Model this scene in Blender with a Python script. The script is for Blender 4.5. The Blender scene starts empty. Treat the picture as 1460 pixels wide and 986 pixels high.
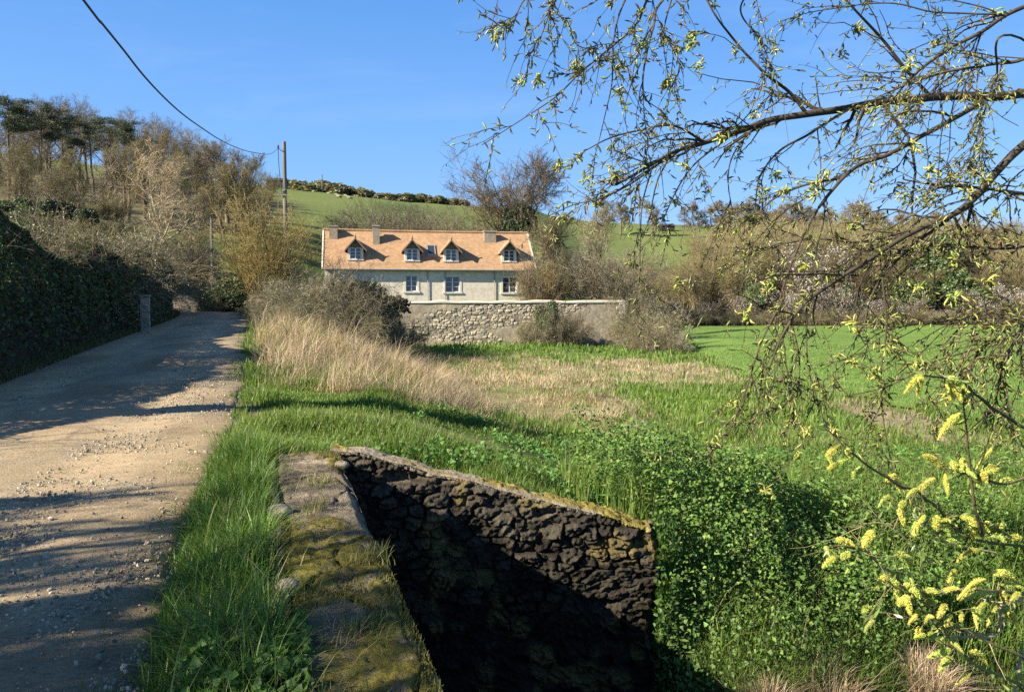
import bpy, math, random
import numpy as np
from mathutils import Vector, Matrix, Euler
SC = bpy.context.scene
COL = SC.collection
rng = np.random.default_rng(7)
PI = math.pi
# ------------------------------------------------------------------ camera
F, CX, CY, PITCH, EYE = 1082.0, 730.0, 493.0, math.radians(-3.6), 1.65
cp, sp = math.cos(PITCH), math.sin(PITCH)
def at(px, py, d):
    """world point that lies d metres ahead of the photographer in the direction of a photograph pixel"""
    u = (px-CX)/F; v = -(py-CY)/F
    Y = cp - v*sp; Z = sp + v*cp
    k = d/Y
    return np.array((u*k, d, EYE+Z*k))
def proj(p):
    p = np.asarray(p, float)
    x, y, z = p[..., 0], p[..., 1], p[..., 2]-EYE
    f = y*cp + z*sp; v = -y*sp + z*cp
    f = np.maximum(f, 1e-3)
    return CX+F*x/f, CY-F*v/f
# ------------------------------------------------------------------ noise
def _hash(ix, iy, iz, s):
    h = (ix.astype(np.int64)*374761393 + iy.astype(np.int64)*668265263 + iz.astype(np.int64)*2147483647 + s*974634777) & 0xffffffff
    h = ((h ^ (h >> 13))*1274126177) & 0xffffffff
    return ((h ^ (h >> 16)) & 0xffffff)/float(0xffffff)
def vnoise(p, s=0):
    p = np.asarray(p, float)
    i = np.floor(p).astype(np.int64); f = p-i; f = f*f*(3-2*f)
    r = 0
    for dx in (0, 1):
        for dy in (0, 1):
            for dz in (0, 1):
                w = (f[..., 0] if dx else 1-f[..., 0])*(f[..., 1] if dy else 1-f[..., 1])*(f[..., 2] if dz else 1-f[..., 2])
                r = r + w*_hash(i[..., 0]+dx, i[..., 1]+dy, i[..., 2]+dz, s)
    return r
def fbm(p, o=4, s=0):
    p = np.asarray(p, float); r = 0; a = 0.5; t = 0
    for k in range(o):
        r = r + a*vnoise(p*(2**k)+k*17.3, s+k); t += a; a *= 0.5
    return r/t
def xyz(x, y, z=0.0):
    x, y, z = np.broadcast_arrays(np.asarray(x, float), np.asarray(y, float), np.asarray(z, float))
    return np.stack([x, y, z], -1)
def worley(p, s=0):
    """distance to the nearest and second nearest cell point, and a number per cell"""
    p = np.asarray(p, float); i = np.floor(p).astype(np.int64)
    d1 = np.full(p.shape[:-1], 9.0); d2 = d1.copy(); cid = np.zeros(p.shape[:-1])
    for dx in (-1, 0, 1):
        for dy in (-1, 0, 1):
            c = i+np.array([dx, dy, 0])
            q = np.stack([c[..., 0]+0.1+0.8*_hash(c[..., 0], c[..., 1], c[..., 2]*0, s), c[..., 1]+0.1+0.8*_hash(c[..., 0], c[..., 1], c[..., 2]*0, s+5)], -1)
            d = np.sqrt(((p[..., :2]-q)**2).sum(-1)); h = _hash(c[..., 0], c[..., 1], c[..., 2]*0, s+9)
            m = d < d1
            d2 = np.where(m, d1, np.minimum(d2, d)); cid = np.where(m, h, cid); d1 = np.where(m, d, d1)
    return d1, d2, cid
def masonry(u, v, su, sv, s=0, jit=.38):
    """coursed rubble: distance to the joint, a number per stone, position inside the stone"""
    u, v = np.broadcast_arrays(np.asarray(u, float), np.asarray(v, float))
    q = np.stack([u/su, v/sv], -1); i = np.floor(q).astype(np.int64)
    d1 = np.full(u.shape, 9.0); d2 = d1.copy(); cid = np.zeros(u.shape); lx = np.zeros(u.shape); ly = np.zeros(u.shape)
    for dx in (-2, -1, 0, 1, 2):
        for dy in (-1, 0, 1):
            cx, cy = i[..., 0]+dx, i[..., 1]+dy; o = cx*0
            h1, h2, h3 = _hash(cx, cy, o, s), _hash(cx, cy, o, s+5), _hash(cx, cy, o, s+9)
            px = cx+.5+jit*2*(h1-.5)+.5*(cy % 2); py = cy+.5+jit*1.3*(h2-.5)
            ax = np.abs(q[..., 0]-px); ay = np.abs(q[..., 1]-py)
            d = (ax**3+ay**3)**(1/3)*(1.15-.35*h3)
            m = d < d1; d2 = np.where(m, d1, np.minimum(d2, d)); cid = np.where(m, h3, cid)
            lx = np.where(m, q[..., 0]-px, lx); ly = np.where(m, q[..., 1]-py, ly); d1 = np.where(m, d, d1)
    return d2-d1, cid, lx, ly
def ss(a, b, x):
    t = np.clip((np.asarray(x, float)-a)/(b-a), 0, 1)
    return t*t*(3-2*t)
def inpoly(px, py, poly):
    r = np.zeros(np.shape(px), bool); n = len(poly); j = n-1
    for i in range(n):
        xi, yi = poly[i]; xj, yj = poly[j]
        if yi != yj:
            c = ((yi > py) != (yj > py)) & (px < (xj-xi)*(py-yi)/(yj-yi)+xi)
            r ^= c
        j = i
    return r
def unit(v):
    return v/np.maximum(np.linalg.norm(v, axis=-1, keepdims=True), 1e-9)
# ------------------------------------------------------------------ objects
def tag(o, label=None, cat=None, group=None, kind=None):
    if label: o['label'] = label
    if cat: o['category'] = cat
    if group: o['group'] = group
    if kind: o['kind'] = kind
    return o
def empty(name, loc=(0, 0, 0), rz=0.0):
    o = bpy.data.objects.new(name, None); COL.objects.link(o)
    o.location = tuple(float(v) for v in loc); o.rotation_euler = (0, 0, rz); o.empty_display_size = 0.3
    return o
class Geo:
    """gathers pieces and links them as ONE mesh object"""
    def __init__(s): s.v = []; s.f = {}; s.c = []; s.n = 0
    def add(s, v, f, c=(1, 1, 1)):
        v = np.asarray(v, float).reshape(-1, 3)
        if len(v) == 0: return s
        fl = f if isinstance(f, list) else [f]
        for a in fl:
            a = np.asarray(a, np.int64)
            if a.size: s.f.setdefault(a.shape[-1], []).append(a.reshape(-1, a.shape[-1])+s.n)
        c = np.asarray(c, float)
        s.c.append(np.broadcast_to(c, (len(v), 3)).copy() if c.ndim == 1 else c.reshape(-1, 3))
        s.v.append(v); s.n += len(v)
        return s
    def box(s, lo, hi, c=(1, 1, 1), M=None):
        lo = np.asarray(lo, float); hi = np.asarray(hi, float)
        v = np.array([[x, y, z] for x in (lo[0], hi[0]) for y in (lo[1], hi[1]) for z in (lo[2], hi[2])])
        if M is not None: v = M(v)
        return s.add(v, [[0, 1, 3, 2], [4, 6, 7, 5], [0, 4, 5, 1], [2, 3, 7, 6], [0, 2, 6, 4], [1, 5, 7, 3]], c)
    def mesh(s, name, mats, smooth=False):
        me = bpy.data.meshes.new(name)
        v = np.concatenate(s.v); me.vertices.add(len(v)); me.vertices.foreach_set('co', v.astype(np.float32).ravel())
        li = []; st = []; p = 0
        for k, fs in s.f.items():
            a = np.concatenate(fs); li.append(a.ravel()); st.append(p+np.arange(len(a))*k); p += a.size
        li = np.concatenate(li); st = np.concatenate(st)
        me.loops.add(len(li)); me.loops.foreach_set('vertex_index', li.astype(np.int32))
        me.polygons.add(len(st)); me.polygons.foreach_set('loop_start', st.astype(np.int32))
        me.polygons.foreach_set('use_smooth', np.full(len(st), bool(smooth)))
        me.update(calc_edges=True)
        c = np.concatenate(s.c); c = np.concatenate([c, np.ones((len(c), 1))], 1)
        a = me.color_attributes.new('Col', 'FLOAT_COLOR', 'POINT'); a.data.foreach_set('color', c.astype(np.float32).ravel())
        for m in (mats if isinstance(mats, (list, tuple)) else [mats]): me.materials.append(m)
        return me
    def build(s, name, mats, parent=None, smooth=False, loc=None):
        o = bpy.data.objects.new(name, s.mesh(name, mats, smooth)); COL.objects.link(o)
        if parent is not None: o.parent = parent
        if loc is not None: o.location = loc
        return o
def link(name, me, parent=None):
    o = bpy.data.objects.new(name, me); COL.objects.link(o)
    if parent is not None: o.parent = parent
    return o
def copy_tree(o, parent=None):
    c = o.copy(); COL.objects.link(c)
    if parent is not None: c.parent = parent
    for ch in list(o.children): copy_tree(ch, c)
    return c
# ------------------------------------------------------------------ shape batches
def tubes(P, R, sides=3):
    P = np.asarray(P, float); R = np.asarray(R, float)
    B, n = P.shape[:2]
    T = np.gradient(P, axis=1); T = unit(T)
    ref = np.broadcast_to(np.array([0.37, 0.21, 0.904]), T.shape).copy()
    par = np.abs((T*ref).sum(-1)) > 0.93
    ref[par] = (0.9, -0.3, 0.1)
    A = unit(np.cross(T, ref)); Bn = np.cross(T, A)
    th = np.arange(sides)*2*PI/sides
    V = P[:, :, None, :] + R[:, :, None, None]*(np.cos(th)[None, None, :, None]*A[:, :, None, :]+np.sin(th)[None, None, :, None]*Bn[:, :, None, :])
    b = np.arange(B)[:, None, None]*n*sides; i = np.arange(n-1)[None, :, None]*sides; k = np.arange(sides)[None, None, :]; k2 = (k+1) % sides
    f = np.stack([b+i+k, b+i+k2, b+i+sides+k2, b+i+sides+k], -1).reshape(-1, 4)
    return V.reshape(-1, 3), f
def tcol(c, B, n, sides, var=0.15, g=None):
    """one colour per tube"""
    g = g or rng
    k = 1+var*g.normal(size=(B, 1)); k = np.clip(k, .5, 1.6)
    return np.repeat(np.asarray(c, float)[None, :]*k, n*sides, 0)
def scatter(tv, tf, pos, rot, scale, col):
    """copies of a small template, each turned by rot (N,3,3)"""
    tv = np.asarray(tv, float); N = len(pos); k = len(tv)
    scale = np.asarray(scale, float)
    s = scale[:, None, None] if scale.ndim == 1 else scale[:, None, :]
    V = np.einsum('nij,nkj->nki', rot, tv[None]*s)+pos[:, None, :]
    fl = tf if isinstance(tf, list) else [tf]
    out = [(np.asarray(f)[None]+np.arange(N)[:, None, None]*k).reshape(-1, np.asarray(f).shape[-1]) for f in fl]
    return V.reshape(-1, 3), out, np.repeat(np.broadcast_to(col, (N, 3)), k, 0)
def frames(z, g=None, x=None):
    """rotation matrices whose third column is z, spun at random"""
    g = g or rng
    z = unit(np.asarray(z, float)); r = x if x is not None else g.normal(size=z.shape)
    X = unit(np.cross(r, z)); Y = np.cross(z, X)
    return np.stack([X, Y, z], -1)
LEAF_V = np.array([[0, 0, 0], [.5, .45, .12], [0, 1, 0], [-.5, .45, .12]]); LEAF_F = np.array([[0, 1, 2], [0, 2, 3]])
IVY_V = np.array([[0, 0, 0], [.5, .12, .06], [.34, .5, .05], [0, 1, -.12], [-.34, .5, .05], [-.5, .12, .06]]); IVY_F = np.array([[0, 1, 2], [0, 2, 3], [0, 3, 4], [0, 4, 5]])
def blades(base, h, lean, w, col, seg=3, curve=1.0):
    """grass blades: lean is the horizontal offset of the tip (N,2)"""
    N = len(base); t = np.linspace(0, 1, seg+1)
    az = np.arctan2(lean[:, 1], lean[:, 0])+PI/2+rng.normal(0, .5, N)
    side = np.stack([np.cos(az), np.sin(az), 0*az], -1)
    cen = base[:, None, :]+np.concatenate([lean[:, None, :]*(t**(1+curve))[None, :, None], (h[:, None]*(t-.25*curve*t**3*np.clip(np.linalg.norm(lean, axis=1)/h, 0, 1.6)[:, None]))[..., None]], -1)
    ww = w[:, None]*(1-t)**.7*.5
    L = cen-side[:, None, :]*ww[..., None]; R = cen+side[:, None, :]*ww[..., None]
    V = np.empty((N, 2*seg+1, 3)); V[:, 0:2*seg:2] = L[:, :seg]; V[:, 1:2*seg:2] = R[:, :seg]; V[:, 2*seg] = cen[:, seg]
    b = np.arange(N)[:, None]*(2*seg+1)
    q = [[2*i, 2*i+1, 2*i+3, 2*i+2] for i in range(seg-1)]
    fs = [(b[:, :, None]+np.array([[2*seg-2, 2*seg-1, 2*seg]])[None]).reshape(-1, 3)]
    if q: fs.append((b[:, :, None]+np.array(q)[None]).reshape(-1, 4))
    return V.reshape(-1, 3), fs, np.repeat(col, 2*seg+1, 0)
def pick(cols, n, var=.18, g=None):
    g = g or rng
    c = np.asarray(cols, float)[g.integers(0, len(cols), n)]
    return np.clip(c*(1+var*g.normal(size=(n, 1)))*(1+.06*g.normal(size=(n, 3))), .004, .9)
def smooth_line(pts, n):
    """Catmull-Rom through points, n samples"""
    p = np.asarray(pts, float); q = np.concatenate([[2*p[0]-p[1]], p, [2*p[-1]-p[-2]]])
    t = np.linspace(0, len(p)-1-1e-6, n); i = t.astype(int); f = (t-i)[:, None]
    a, b, c, d = q[i], q[i+1], q[i+2], q[i+3]
    return .5*(2*b+(c-a)*f+(2*a-5*b+4*c-d)*f**2+(3*b-a-3*c+d)*f**3)
# ------------------------------------------------------------------ materials
def nmat(name):
    m = bpy.data.materials.new(name); m.use_nodes = True
    nt = m.node_tree; nt.nodes.clear()
    return m, nt, nt.nodes, nt.links
def node(nt, t, **kw):
    n = nt.nodes.new(t)
    for k, v in kw.items():
        if k in n.inputs.keys(): n.inputs[k].default_value = v
        else: setattr(n, k, v)
    return n
def ramp(nt, fac, stops):
    r = nt.nodes.new('ShaderNodeValToRGB'); e = r.color_ramp.elements
    while len(e) < len(stops): e.new(0.5)
    for el, (p, c) in zip(e, stops): el.position = p; el.color = (*c, 1)
    nt.links.new(fac, r.inputs[0]); return r.outputs[0]
def mixc(nt, a, b, fac, mode='MIX'):
    n = nt.nodes.new('ShaderNodeMix'); n.data_type = 'RGBA'; n.blend_type = mode
    for s, v in ((n.inputs[0], fac), (n.inputs[6], a), (n.inputs[7], b)):
        if hasattr(v, 'is_linked') or hasattr(v, 'links'): nt.links.new(v, s)
        elif isinstance(v, (int, float)): s.default_value = v
        else: s.default_value = (*v, 1)
    return n.outputs[2]
def noise(nt, scale, detail=6, rough=.6, coord='Object', stretch=None, dist=0):
    tc = nt.nodes.new('ShaderNodeTexCoord'); src = tc.outputs[coord]
    if stretch:
        mp = nt.nodes.new('ShaderNodeMapping'); mp.inputs['Scale'].default_value = stretch
        nt.links.new(src, mp.inputs[0]); src = mp.outputs[0]
    n = node(nt, 'ShaderNodeTexNoise', Scale=scale, Detail=detail, Roughness=rough, Distortion=dist)
    nt.links.new(src, n.inputs['Vector']); return n.outputs['Fac'], src
def attr(nt):
    a = nt.nodes.new('ShaderNodeAttribute'); a.attribute_name = 'Col'; return a.outputs['Color']
def out(nt, sh):
    o = nt.nodes.new('ShaderNodeOutputMaterial'); nt.links.new(sh, o.inputs[0])
def bumpn(nt, h, strength, dist):
    b = node(nt, 'ShaderNodeBump', Strength=strength, Distance=dist); nt.links.new(h, b.inputs['Height']); return b.outputs[0]
def principled(nt, col, rough=.8, normal=None, spec=.3, metal=0):
    p = node(nt, 'ShaderNodeBsdfPrincipled', Roughness=rough, Metallic=metal); p.inputs['Specular IOR Level'].default_value = spec
    if hasattr(col, 'links'): nt.links.new(col, p.inputs['Base Color'])
    else: p.inputs['Base Color'].default_value = (*col, 1)
    if normal is not None: nt.links.new(normal, p.inputs['Normal'])
    return p.outputs[0]
def mat_noise(name, stops, scale=6, rough=.85, bump=.4, bdist=.02, bscale=None, use_attr=False, spec=.25, stretch=None, detail=7):
    m, nt, N, L = nmat(name)
    f, _ = noise(nt, scale, detail, .62, stretch=stretch)
    c = ramp(nt, f, stops)
    if use_attr: c = mixc(nt, c, attr(nt), 1.0, 'MULTIPLY')
    nrm = None
    if bump:
        f2, _ = noise(nt, bscale or scale*3, 8, .65, stretch=stretch); nrm = bumpn(nt, f2, bump, bdist)
    out(nt, principled(nt, c, rough, nrm, spec)); return m
def mat_leaf(name, trans=.35, rough=.5, gloss=.06, tint=(1, 1, 1), hue_var=0.0):
    """leaf: colour from the mesh, diffuse and translucent with a faint sheen"""
    m, nt, N, L = nmat(name)
    c = attr(nt)
    if tint != (1, 1, 1): c = mixc(nt, c, tint, 1.0, 'MULTIPLY')
    if hue_var:
        oi = nt.nodes.new('ShaderNodeObjectInfo')
        hs = nt.nodes.new('ShaderNodeHueSaturation')
        mr = node(nt, 'ShaderNodeMapRange'); mr.inputs[3].default_value = 1-hue_var; mr.inputs[4].default_value = 1+hue_var
        mh = node(nt, 'ShaderNodeMapRange'); mh.inputs[3].default_value = .5-hue_var*.05; mh.inputs[4].default_value = .5+hue_var*.05
        L.new(oi.outputs['Random'], mr.inputs[0]); L.new(oi.outputs['Random'], mh.inputs[0])
        L.new(mr.outputs[0], hs.inputs['Value']); L.new(mh.outputs[0], hs.inputs['Hue']); L.new(c, hs.inputs['Color']); c = hs.outputs[0]
    d = nt.nodes.new('ShaderNodeBsdfDiffuse'); t = nt.nodes.new('ShaderNodeBsdfTranslucent'); g = node(nt, 'ShaderNodeBsdfGlossy', Roughness=rough)
    L.new(c, d.inputs[0])
    tc = mixc(nt, c, (1.15, 1.25, .55), 1.0, 'MULTIPLY'); L.new(tc, t.inputs[0])
    m1 = node(nt, 'ShaderNodeMixShader'); m1.inputs[0].default_value = trans; L.new(d.outputs[0], m1.inputs[1]); L.new(t.outputs[0], m1.inputs[2])
    m2 = node(nt, 'ShaderNodeMixShader'); m2.inputs[0].default_value = gloss; L.new(m1.outputs[0], m2.inputs[1]); L.new(g.outputs[0], m2.inputs[2])
    out(nt, m2.outputs[0]); return m
def mat_bark(name, scale=8, hue_var=.12):
    m, nt, N, L = nmat(name)
    f, _ = noise(nt, scale, 7, .7, stretch=(1, 1, .25))
    c = mixc(nt, attr(nt), ramp(nt, f, [(.25, (.5, .5, .5)), (.7, (1.4, 1.35, 1.25))]), 1.0, 'MULTIPLY')
    if hue_var:
        oi = nt.nodes.new('ShaderNodeObjectInfo'); hs = nt.nodes.new('ShaderNodeHueSaturation'); mr = node(nt, 'ShaderNodeMapRange')
        mr.inputs[3].default_value = 1-hue_var; mr.inputs[4].default_value = 1+hue_var
        L.new(oi.outputs['Random'], mr.inputs[0]); L.new(mr.outputs[0], hs.inputs['Value']); L.new(c, hs.inputs['Color']); c = hs.outputs[0]
    out(nt, principled(nt, c, .85, bumpn(nt, f, .5, .02), .15)); return m
# ================================================================== LIGHT
SUN_EL = math.radians(31.0)
sh = np.array([-0.882, -0.471])
TO_SUN = np.array([sh[0]*math.cos(SUN_EL), sh[1]*math.cos(SUN_EL), math.sin(SUN_EL)])
w = bpy.data.worlds.new("World"); SC.world = w; w.use_nodes = True
wn = w.node_tree; wn.nodes.clear()
sky = wn.nodes.new('ShaderNodeTexSky'); sky.sky_type = 'NISHITA'; sky.sun_disc = False
sky.sun_elevation = SUN_EL; sky.sun_rotation = math.atan2(sh[0], sh[1]); sky.altitude = 100; sky.air_density = 1.0; sky.dust_density = .25; sky.ozone_density = 2.2
tcw = wn.nodes.new('ShaderNodeTexCoord'); mpw = wn.nodes.new('ShaderNodeMapping'); mpw.inputs['Scale'].default_value = (1.2, 3.5, 9); mpw.inputs['Rotation'].default_value = (0.25, .2, .5)
wn.links.new(tcw.outputs['Generated'], mpw.inputs[0])
nzw = node(wn, 'ShaderNodeTexNoise', Scale=1.6, Detail=7, Roughness=.62, Distortion=.4); wn.links.new(mpw.outputs[0], nzw.inputs['Vector'])
cir = ramp(wn, nzw.outputs['Fac'], [(.5, (0, 0, 0)), (.85, (.16, .16, .16))])
tint = mixc(wn, mixc(wn, sky.outputs[0], (.86, 1.08, 1.25), 1.0, 'MULTIPLY'), (1.55, 3.9, 8.6), .78)
sepw = wn.nodes.new('ShaderNodeSeparateXYZ'); wn.links.new(tcw.outputs['Generated'], sepw.inputs[0])
zen = ramp(wn, sepw.outputs[2], [(.05, (1.62, 1.28, 1.08)), (.2, (1.2, 1.1, 1.03)), (.37, (.74, .84, .92)), (.75, (.32, .34, .38))])
tint = mixc(wn, tint, zen, 1.0, 'MULTIPLY')
skyc = mixc(wn, tint, (6.5, 7.6, 9.2), cir)
bg = node(wn, 'ShaderNodeBackground', Strength=.05); wn.links.new(skyc, bg.inputs[0])
wo = wn.nodes.new('ShaderNodeOutputWorld'); wn.links.new(bg.outputs[0], wo.inputs[0])
sl = bpy.data.lights.new('sun', 'SUN'); sl.energy = 5.0; sl.angle = math.radians(.53); sl.color = (1, .91, .75)
so = bpy.data.objects.new('sun', sl); COL.objects.link(so); so.rotation_euler = Vector(-TO_SUN).to_track_quat('-Z', 'Y').to_euler()
cam = bpy.data.cameras.new('camera'); co = bpy.data.objects.new('camera', cam); COL.objects.link(co)
cam.sensor_width = 36; cam.lens = 36*F/1460; cam.clip_end = 3000; cam.clip_start = .05
co.location = (0, 0, EYE); co.rotation_euler = (PI/2+PITCH, 0, 0); SC.camera = co
SC.view_settings.view_transform = 'Standard'; SC.view_settings.look = 'None'; SC.view_settings.exposure = 1.33; SC.view_settings.gamma = 1
SC.render.film_transparent = False
try:
    SC.cycles.max_bounces = 6; SC.cycles.diffuse_bounces = 1; SC.cycles.transmission_bounces = 4; SC.cycles.glossy_bounces = 2; SC.cycles.transparent_max_bounces = 4
    SC.cycles.use_denoising = False
except Exception: pass
# ================================================================== TERRAIN
_ry = np.array([-60, -20, 0, 3.2, 6, 7.6, 9.65, 14.3, 20.5, 35.9, 41, 50, 60])
_rx = np.array([21, 6.7, -.45, -1.53, -2.57, -3.02, -3.52, -5.1, -7.2, -12.4, -14.5, -19.5, -26])
_yy = np.linspace(-60, 60, 601); _xx = np.interp(_yy, _ry, _rx); _xx = np.convolve(np.pad(_xx, 10, mode='edge'), np.ones(21)/21, 'same')[10:-10]
_xx[:12] = np.interp(_yy[:12], _ry, _rx); _xx[-12:] = np.interp(_yy[-12:], _ry, _rx)
def xr(y): return np.interp(y, _yy, _xx)
def xl(y): return xr(y)-np.interp(y, [0, 15, 40, 60], [4.6, 4.55, 3.5, 3.5])
def zr(y): return .0273*np.maximum(np.asarray(y, float)-12, 0)*ss(8, 20, y)
PA0, PA1 = np.array([.33, .9]), np.array([-1.66, 7.15])        # right top edge of the bridge parapet, near and far end
def xpar(y): return PA0[0]+(np.asarray(y)-PA0[1])*(PA1[0]-PA0[0])/(PA1[1]-PA0[1])
WW0, WW1 = np.array([-1.72, 7.06]), np.array([1.36, 7.12])     # front face of the wing wall
def yww(x): return WW0[1]+(np.asarray(x)-WW0[0])*(WW1[1]-WW0[1])/(WW1[0]-WW0[0])
def yc(x): return 3.6+.25*(np.asarray(x)+1)
def ground_base(x, y):
    mead = -1.3-.7*ss(14, 45, y)
    mound = 3.2*ss(60.5, 68, y)*(1-np.clip((x-8)/(6+22*ss(88, 115, y)), 0, 1))
    y0 = 82+18*ss(2, 20, x)
    sl_ = .177*(1-.18*ss(20, 200, x))
    t = np.maximum(y-y0, 0); t = t*t/(t+12)
    cr = 300-y0
    hill = sl_*np.where(t < cr-30, t, cr-30+30*np.tanh((t-cr+30)/30))-np.maximum(y-330, 0)*.12
    left = ss(30, 60, y)*(7.5*ss(-9, -38, x)*(1-.8*ss(175, 300, y))+.13*np.maximum(-x-36, 0)*(1-.85*ss(175, 300, y)))
    left = np.where(y > 330, np.minimum(left, 14), left)
    lump = (fbm(xyz(x/9., y/9.), 3, 3)-.5)*1.1*ss(9, 25, y)+(fbm(xyz(x/60., y/60.), 2, 8)-.5)*2*ss(120, 220, y)
    return mead+mound+hill+left+lump*.8
def ground(x, y):
    x, y = np.broadcast_arrays(np.asarray(x, float), np.asarray(y, float))
    b = ground_base(x, y); s = x-xr(y); sL = xl(y)-x; z_r = zr(y)
    fade = 1-ss(42, 54, y)
    right = z_r+(b-z_r)*ss(.75, 7.6, s)
    leftv = z_r+.35*ss(.2, 1.6, sL)+.09*np.maximum(sL-2, 0)
    near = np.where(s > 0, right, np.where(sL > 0, leftv, z_r))
    h = b+(near-b)*fade
    h = h+(fbm(xyz(x/.9, y/.9), 3, 21)-.5)*.12*ss(.1, .8, np.maximum(s, sL))*(1-ss(20, 60, y))
    # stream cut beside the bridge
    fl = -2.45+.15*fbm(xyz(x, y), 2, 4)
    wall = ss(yww(x)+.12, yww(x)+.36, y)
    slope = ss(1.7, 4.2, y-yc(x)-.6*(fbm(xyz(x/1.3, y/1.3), 2, 31)-.5))
    wd_ = ss(7.5, 9.2, y); mixw = ss(1.25-1.6*wd_, 1.75+2.6*wd_, x)
    t = wall*(1-mixw)+slope*mixw
    t = np.where(y < yc(x), ss(1.2, 2.6, yc(x)-y), t)
    cut = ss(-.45, -.2, x-xpar(y))*(y < 14)
    return h+(fl-h)*(1-t)*cut
def gz(x, y): return float(ground(np.array([x]), np.array([y]))[0])
def steps(fine0, fine1, st, lo, hi, gr):
    a = list(np.arange(fine0, fine1, st)); s = st; v = a[-1]
    while v < hi: s *= gr; v += s; a.append(v)
    s = st; v = a[0]
    while v > lo: s *= gr; v -= s; a.insert(0, v)
    return np.array(a)
gx = steps(-7, 6, .11, -700, 700, 1.07); gy = steps(1, 13, .11, -70, 800, 1.045)
X, Y = np.meshgrid(gx, gy); Z = ground(X, Y)
# --- zones of the ground, by where they lie
REED = [(350, 462), (356, 522), (430, 548), (540, 574), (610, 592), (700, 598), (800, 612), (905, 624), (925, 600), (885, 560), (850, 532), (800, 512), (700, 510), (640, 520), (600, 515), (520, 500), (450, 475), (385, 452)]
REED2 = [(815, 512), (900, 512), (1000, 520), (1050, 528), (1055, 552), (960, 556), (870, 545)]
SOIL = [(1200, 566), (1290, 582), (1400, 620), (1470, 640), (1470, 668), (1380, 655), (1270, 615), (1190, 580)]
def zone(x, y, poly, jit=9, s=50):
    z = ground(x, y); px, py = proj(xyz(x, y, z))
    n = (fbm(xyz(x/1.5, y/1.5), 3, s)-.5)*2
    return inpoly(px+n*jit*2.2, py+n*jit, poly) & (np.asarray(y) > 1)
_fy = np.array([14, 15.9, 18.4, 23, 30, 34, 49, 70, 99]); _fx = np.array([11.5, 10.9, 11., 10.4, 11.4, 10.4, 12.2, 16, 22])
def xfield(y): return np.interp(y, _fy, _fx)
n1 = fbm(xyz(X/6, Y/6), 4, 60)[..., None]; n2 = fbm(xyz(X/40, Y/40), 3, 61)[..., None]
C = np.array([.10, .15, .035])*(.7+.6*n1)
hillc = np.array([.135, .165, .05])*(.8+.4*n2)*(.9+.2*n1)
hm = (ss(86, 100, Y)*np.ones_like(X))[..., None]; C = C*(1-hm)+hillc*hm
litter = np.array([.115, .092, .052])*(.6+.8*n1)
wm = (ss(-26, -36, X+.12*(Y-60))*ss(52, 64, Y)*(1-ss(150, 165, Y)))[..., None]*.85; C = C*(1-wm)+litter*wm
tm = (ss(8, 14, X)*ss(99, 101, Y)*(1-ss(150, 170, Y+25*(n2[..., 0]-.5))))[..., None]; C = C*(1-tm)+litter*tm
tk = np.exp(-((Y-np.interp(X-xr(Y), [0, 2, 5, 9], [10.6, 10.9, 11.7, 13.2]))/.7)**2)*(X > xr(Y))*ss(14, 8, X-xr(Y)); tk = (tk*.75)[..., None]; C = C*(1-tk)+np.array([.19, .17, .065])*(.6+.8*n1)*tk
soil = np.array([.045, .037, .025]); bm = (ss(-.25, -.7, Z-ground_base(X, Y))*(Y < 14))[..., None]; C = C*(1-bm)+soil*bm
strawc = np.array([.27, .215, .125])*(.6+.7*n1)
rm = (zone(X, Y, REED) | zone(X, Y, REED2))[..., None]*.75; C = C*(1-rm)+strawc*rm
sm = zone(X, Y, SOIL, 14)[..., None]*.9; C = C*(1-sm)+np.array([.29, .215, .15])*sm
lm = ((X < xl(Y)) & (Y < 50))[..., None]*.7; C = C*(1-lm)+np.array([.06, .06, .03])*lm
vm = ((X > xr(Y)-.2) & (X < xr(Y)+.35) & (Y < 44))[..., None]*.6; C = C*(1-vm)+np.array([.16, .13, .08])*vm
G = Geo(); ny, nx = X.shape
idx = np.arange(ny*nx).reshape(ny, nx)
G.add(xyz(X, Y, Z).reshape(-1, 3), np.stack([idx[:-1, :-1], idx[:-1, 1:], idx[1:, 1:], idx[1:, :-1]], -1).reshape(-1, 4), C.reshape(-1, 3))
m_ground = mat_noise('ground_soil_grass', [(.3, (.7, .7, .7)), (.7, (1.3, 1.3, 1.25))], 1.7, .95, .6, .06, 4, True, .1)
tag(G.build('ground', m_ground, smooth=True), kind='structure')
# --- lane
ly = np.concatenate([np.arange(-40, 0, .5), np.arange(0, 16, .08), np.arange(16, 56, .3)]); lu = np.linspace(0, 1, 70)
LY, LU = np.meshgrid(ly, lu, indexing='ij')
edge = (fbm(xyz(LY*1.3, LU*0), 4, 71)-.5)*.3
LX = xl(LY)-.1+(xr(LY)-xl(LY)+.12+edge)*LU
LX = np.where(LU > .5, LX, xl(LY)-.1+(xr(LY)-xl(LY)+.12)*LU)
LZ = ground(LX, LY)+.006+.085*np.sin(PI*LU.clip(.002, .998))**.45-.035*(np.exp(-((LU-.28)/.08)**2)+np.exp(-((LU-.72)/.08)**2))+(fbm(xyz(LX*3, LY*3), 4, 73)-.5)*.016
LZ = np.where((LU < .003) | (LU > .997), LZ-.05, LZ)
n3 = fbm(xyz(LX/.8, LY/2.2), 4, 75)[..., None]; n4 = fbm(xyz(LX*4, LY*4), 4, 77)[..., None]
rc = np.array([.43, .325, .195])*(.72+.5*n3)*(.85+.3*n4)
rut = (np.exp(-((LU-.28)/.1)**2)+np.exp(-((LU-.72)/.1)**2))[..., None]; rc = rc*(1+.16*(rut-.5)); damp = ss(.56, .7, fbm(xyz(LX/1.3, LY/3.), 4, 81))[..., None]; rc = rc*(1-.3*damp)
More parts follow.
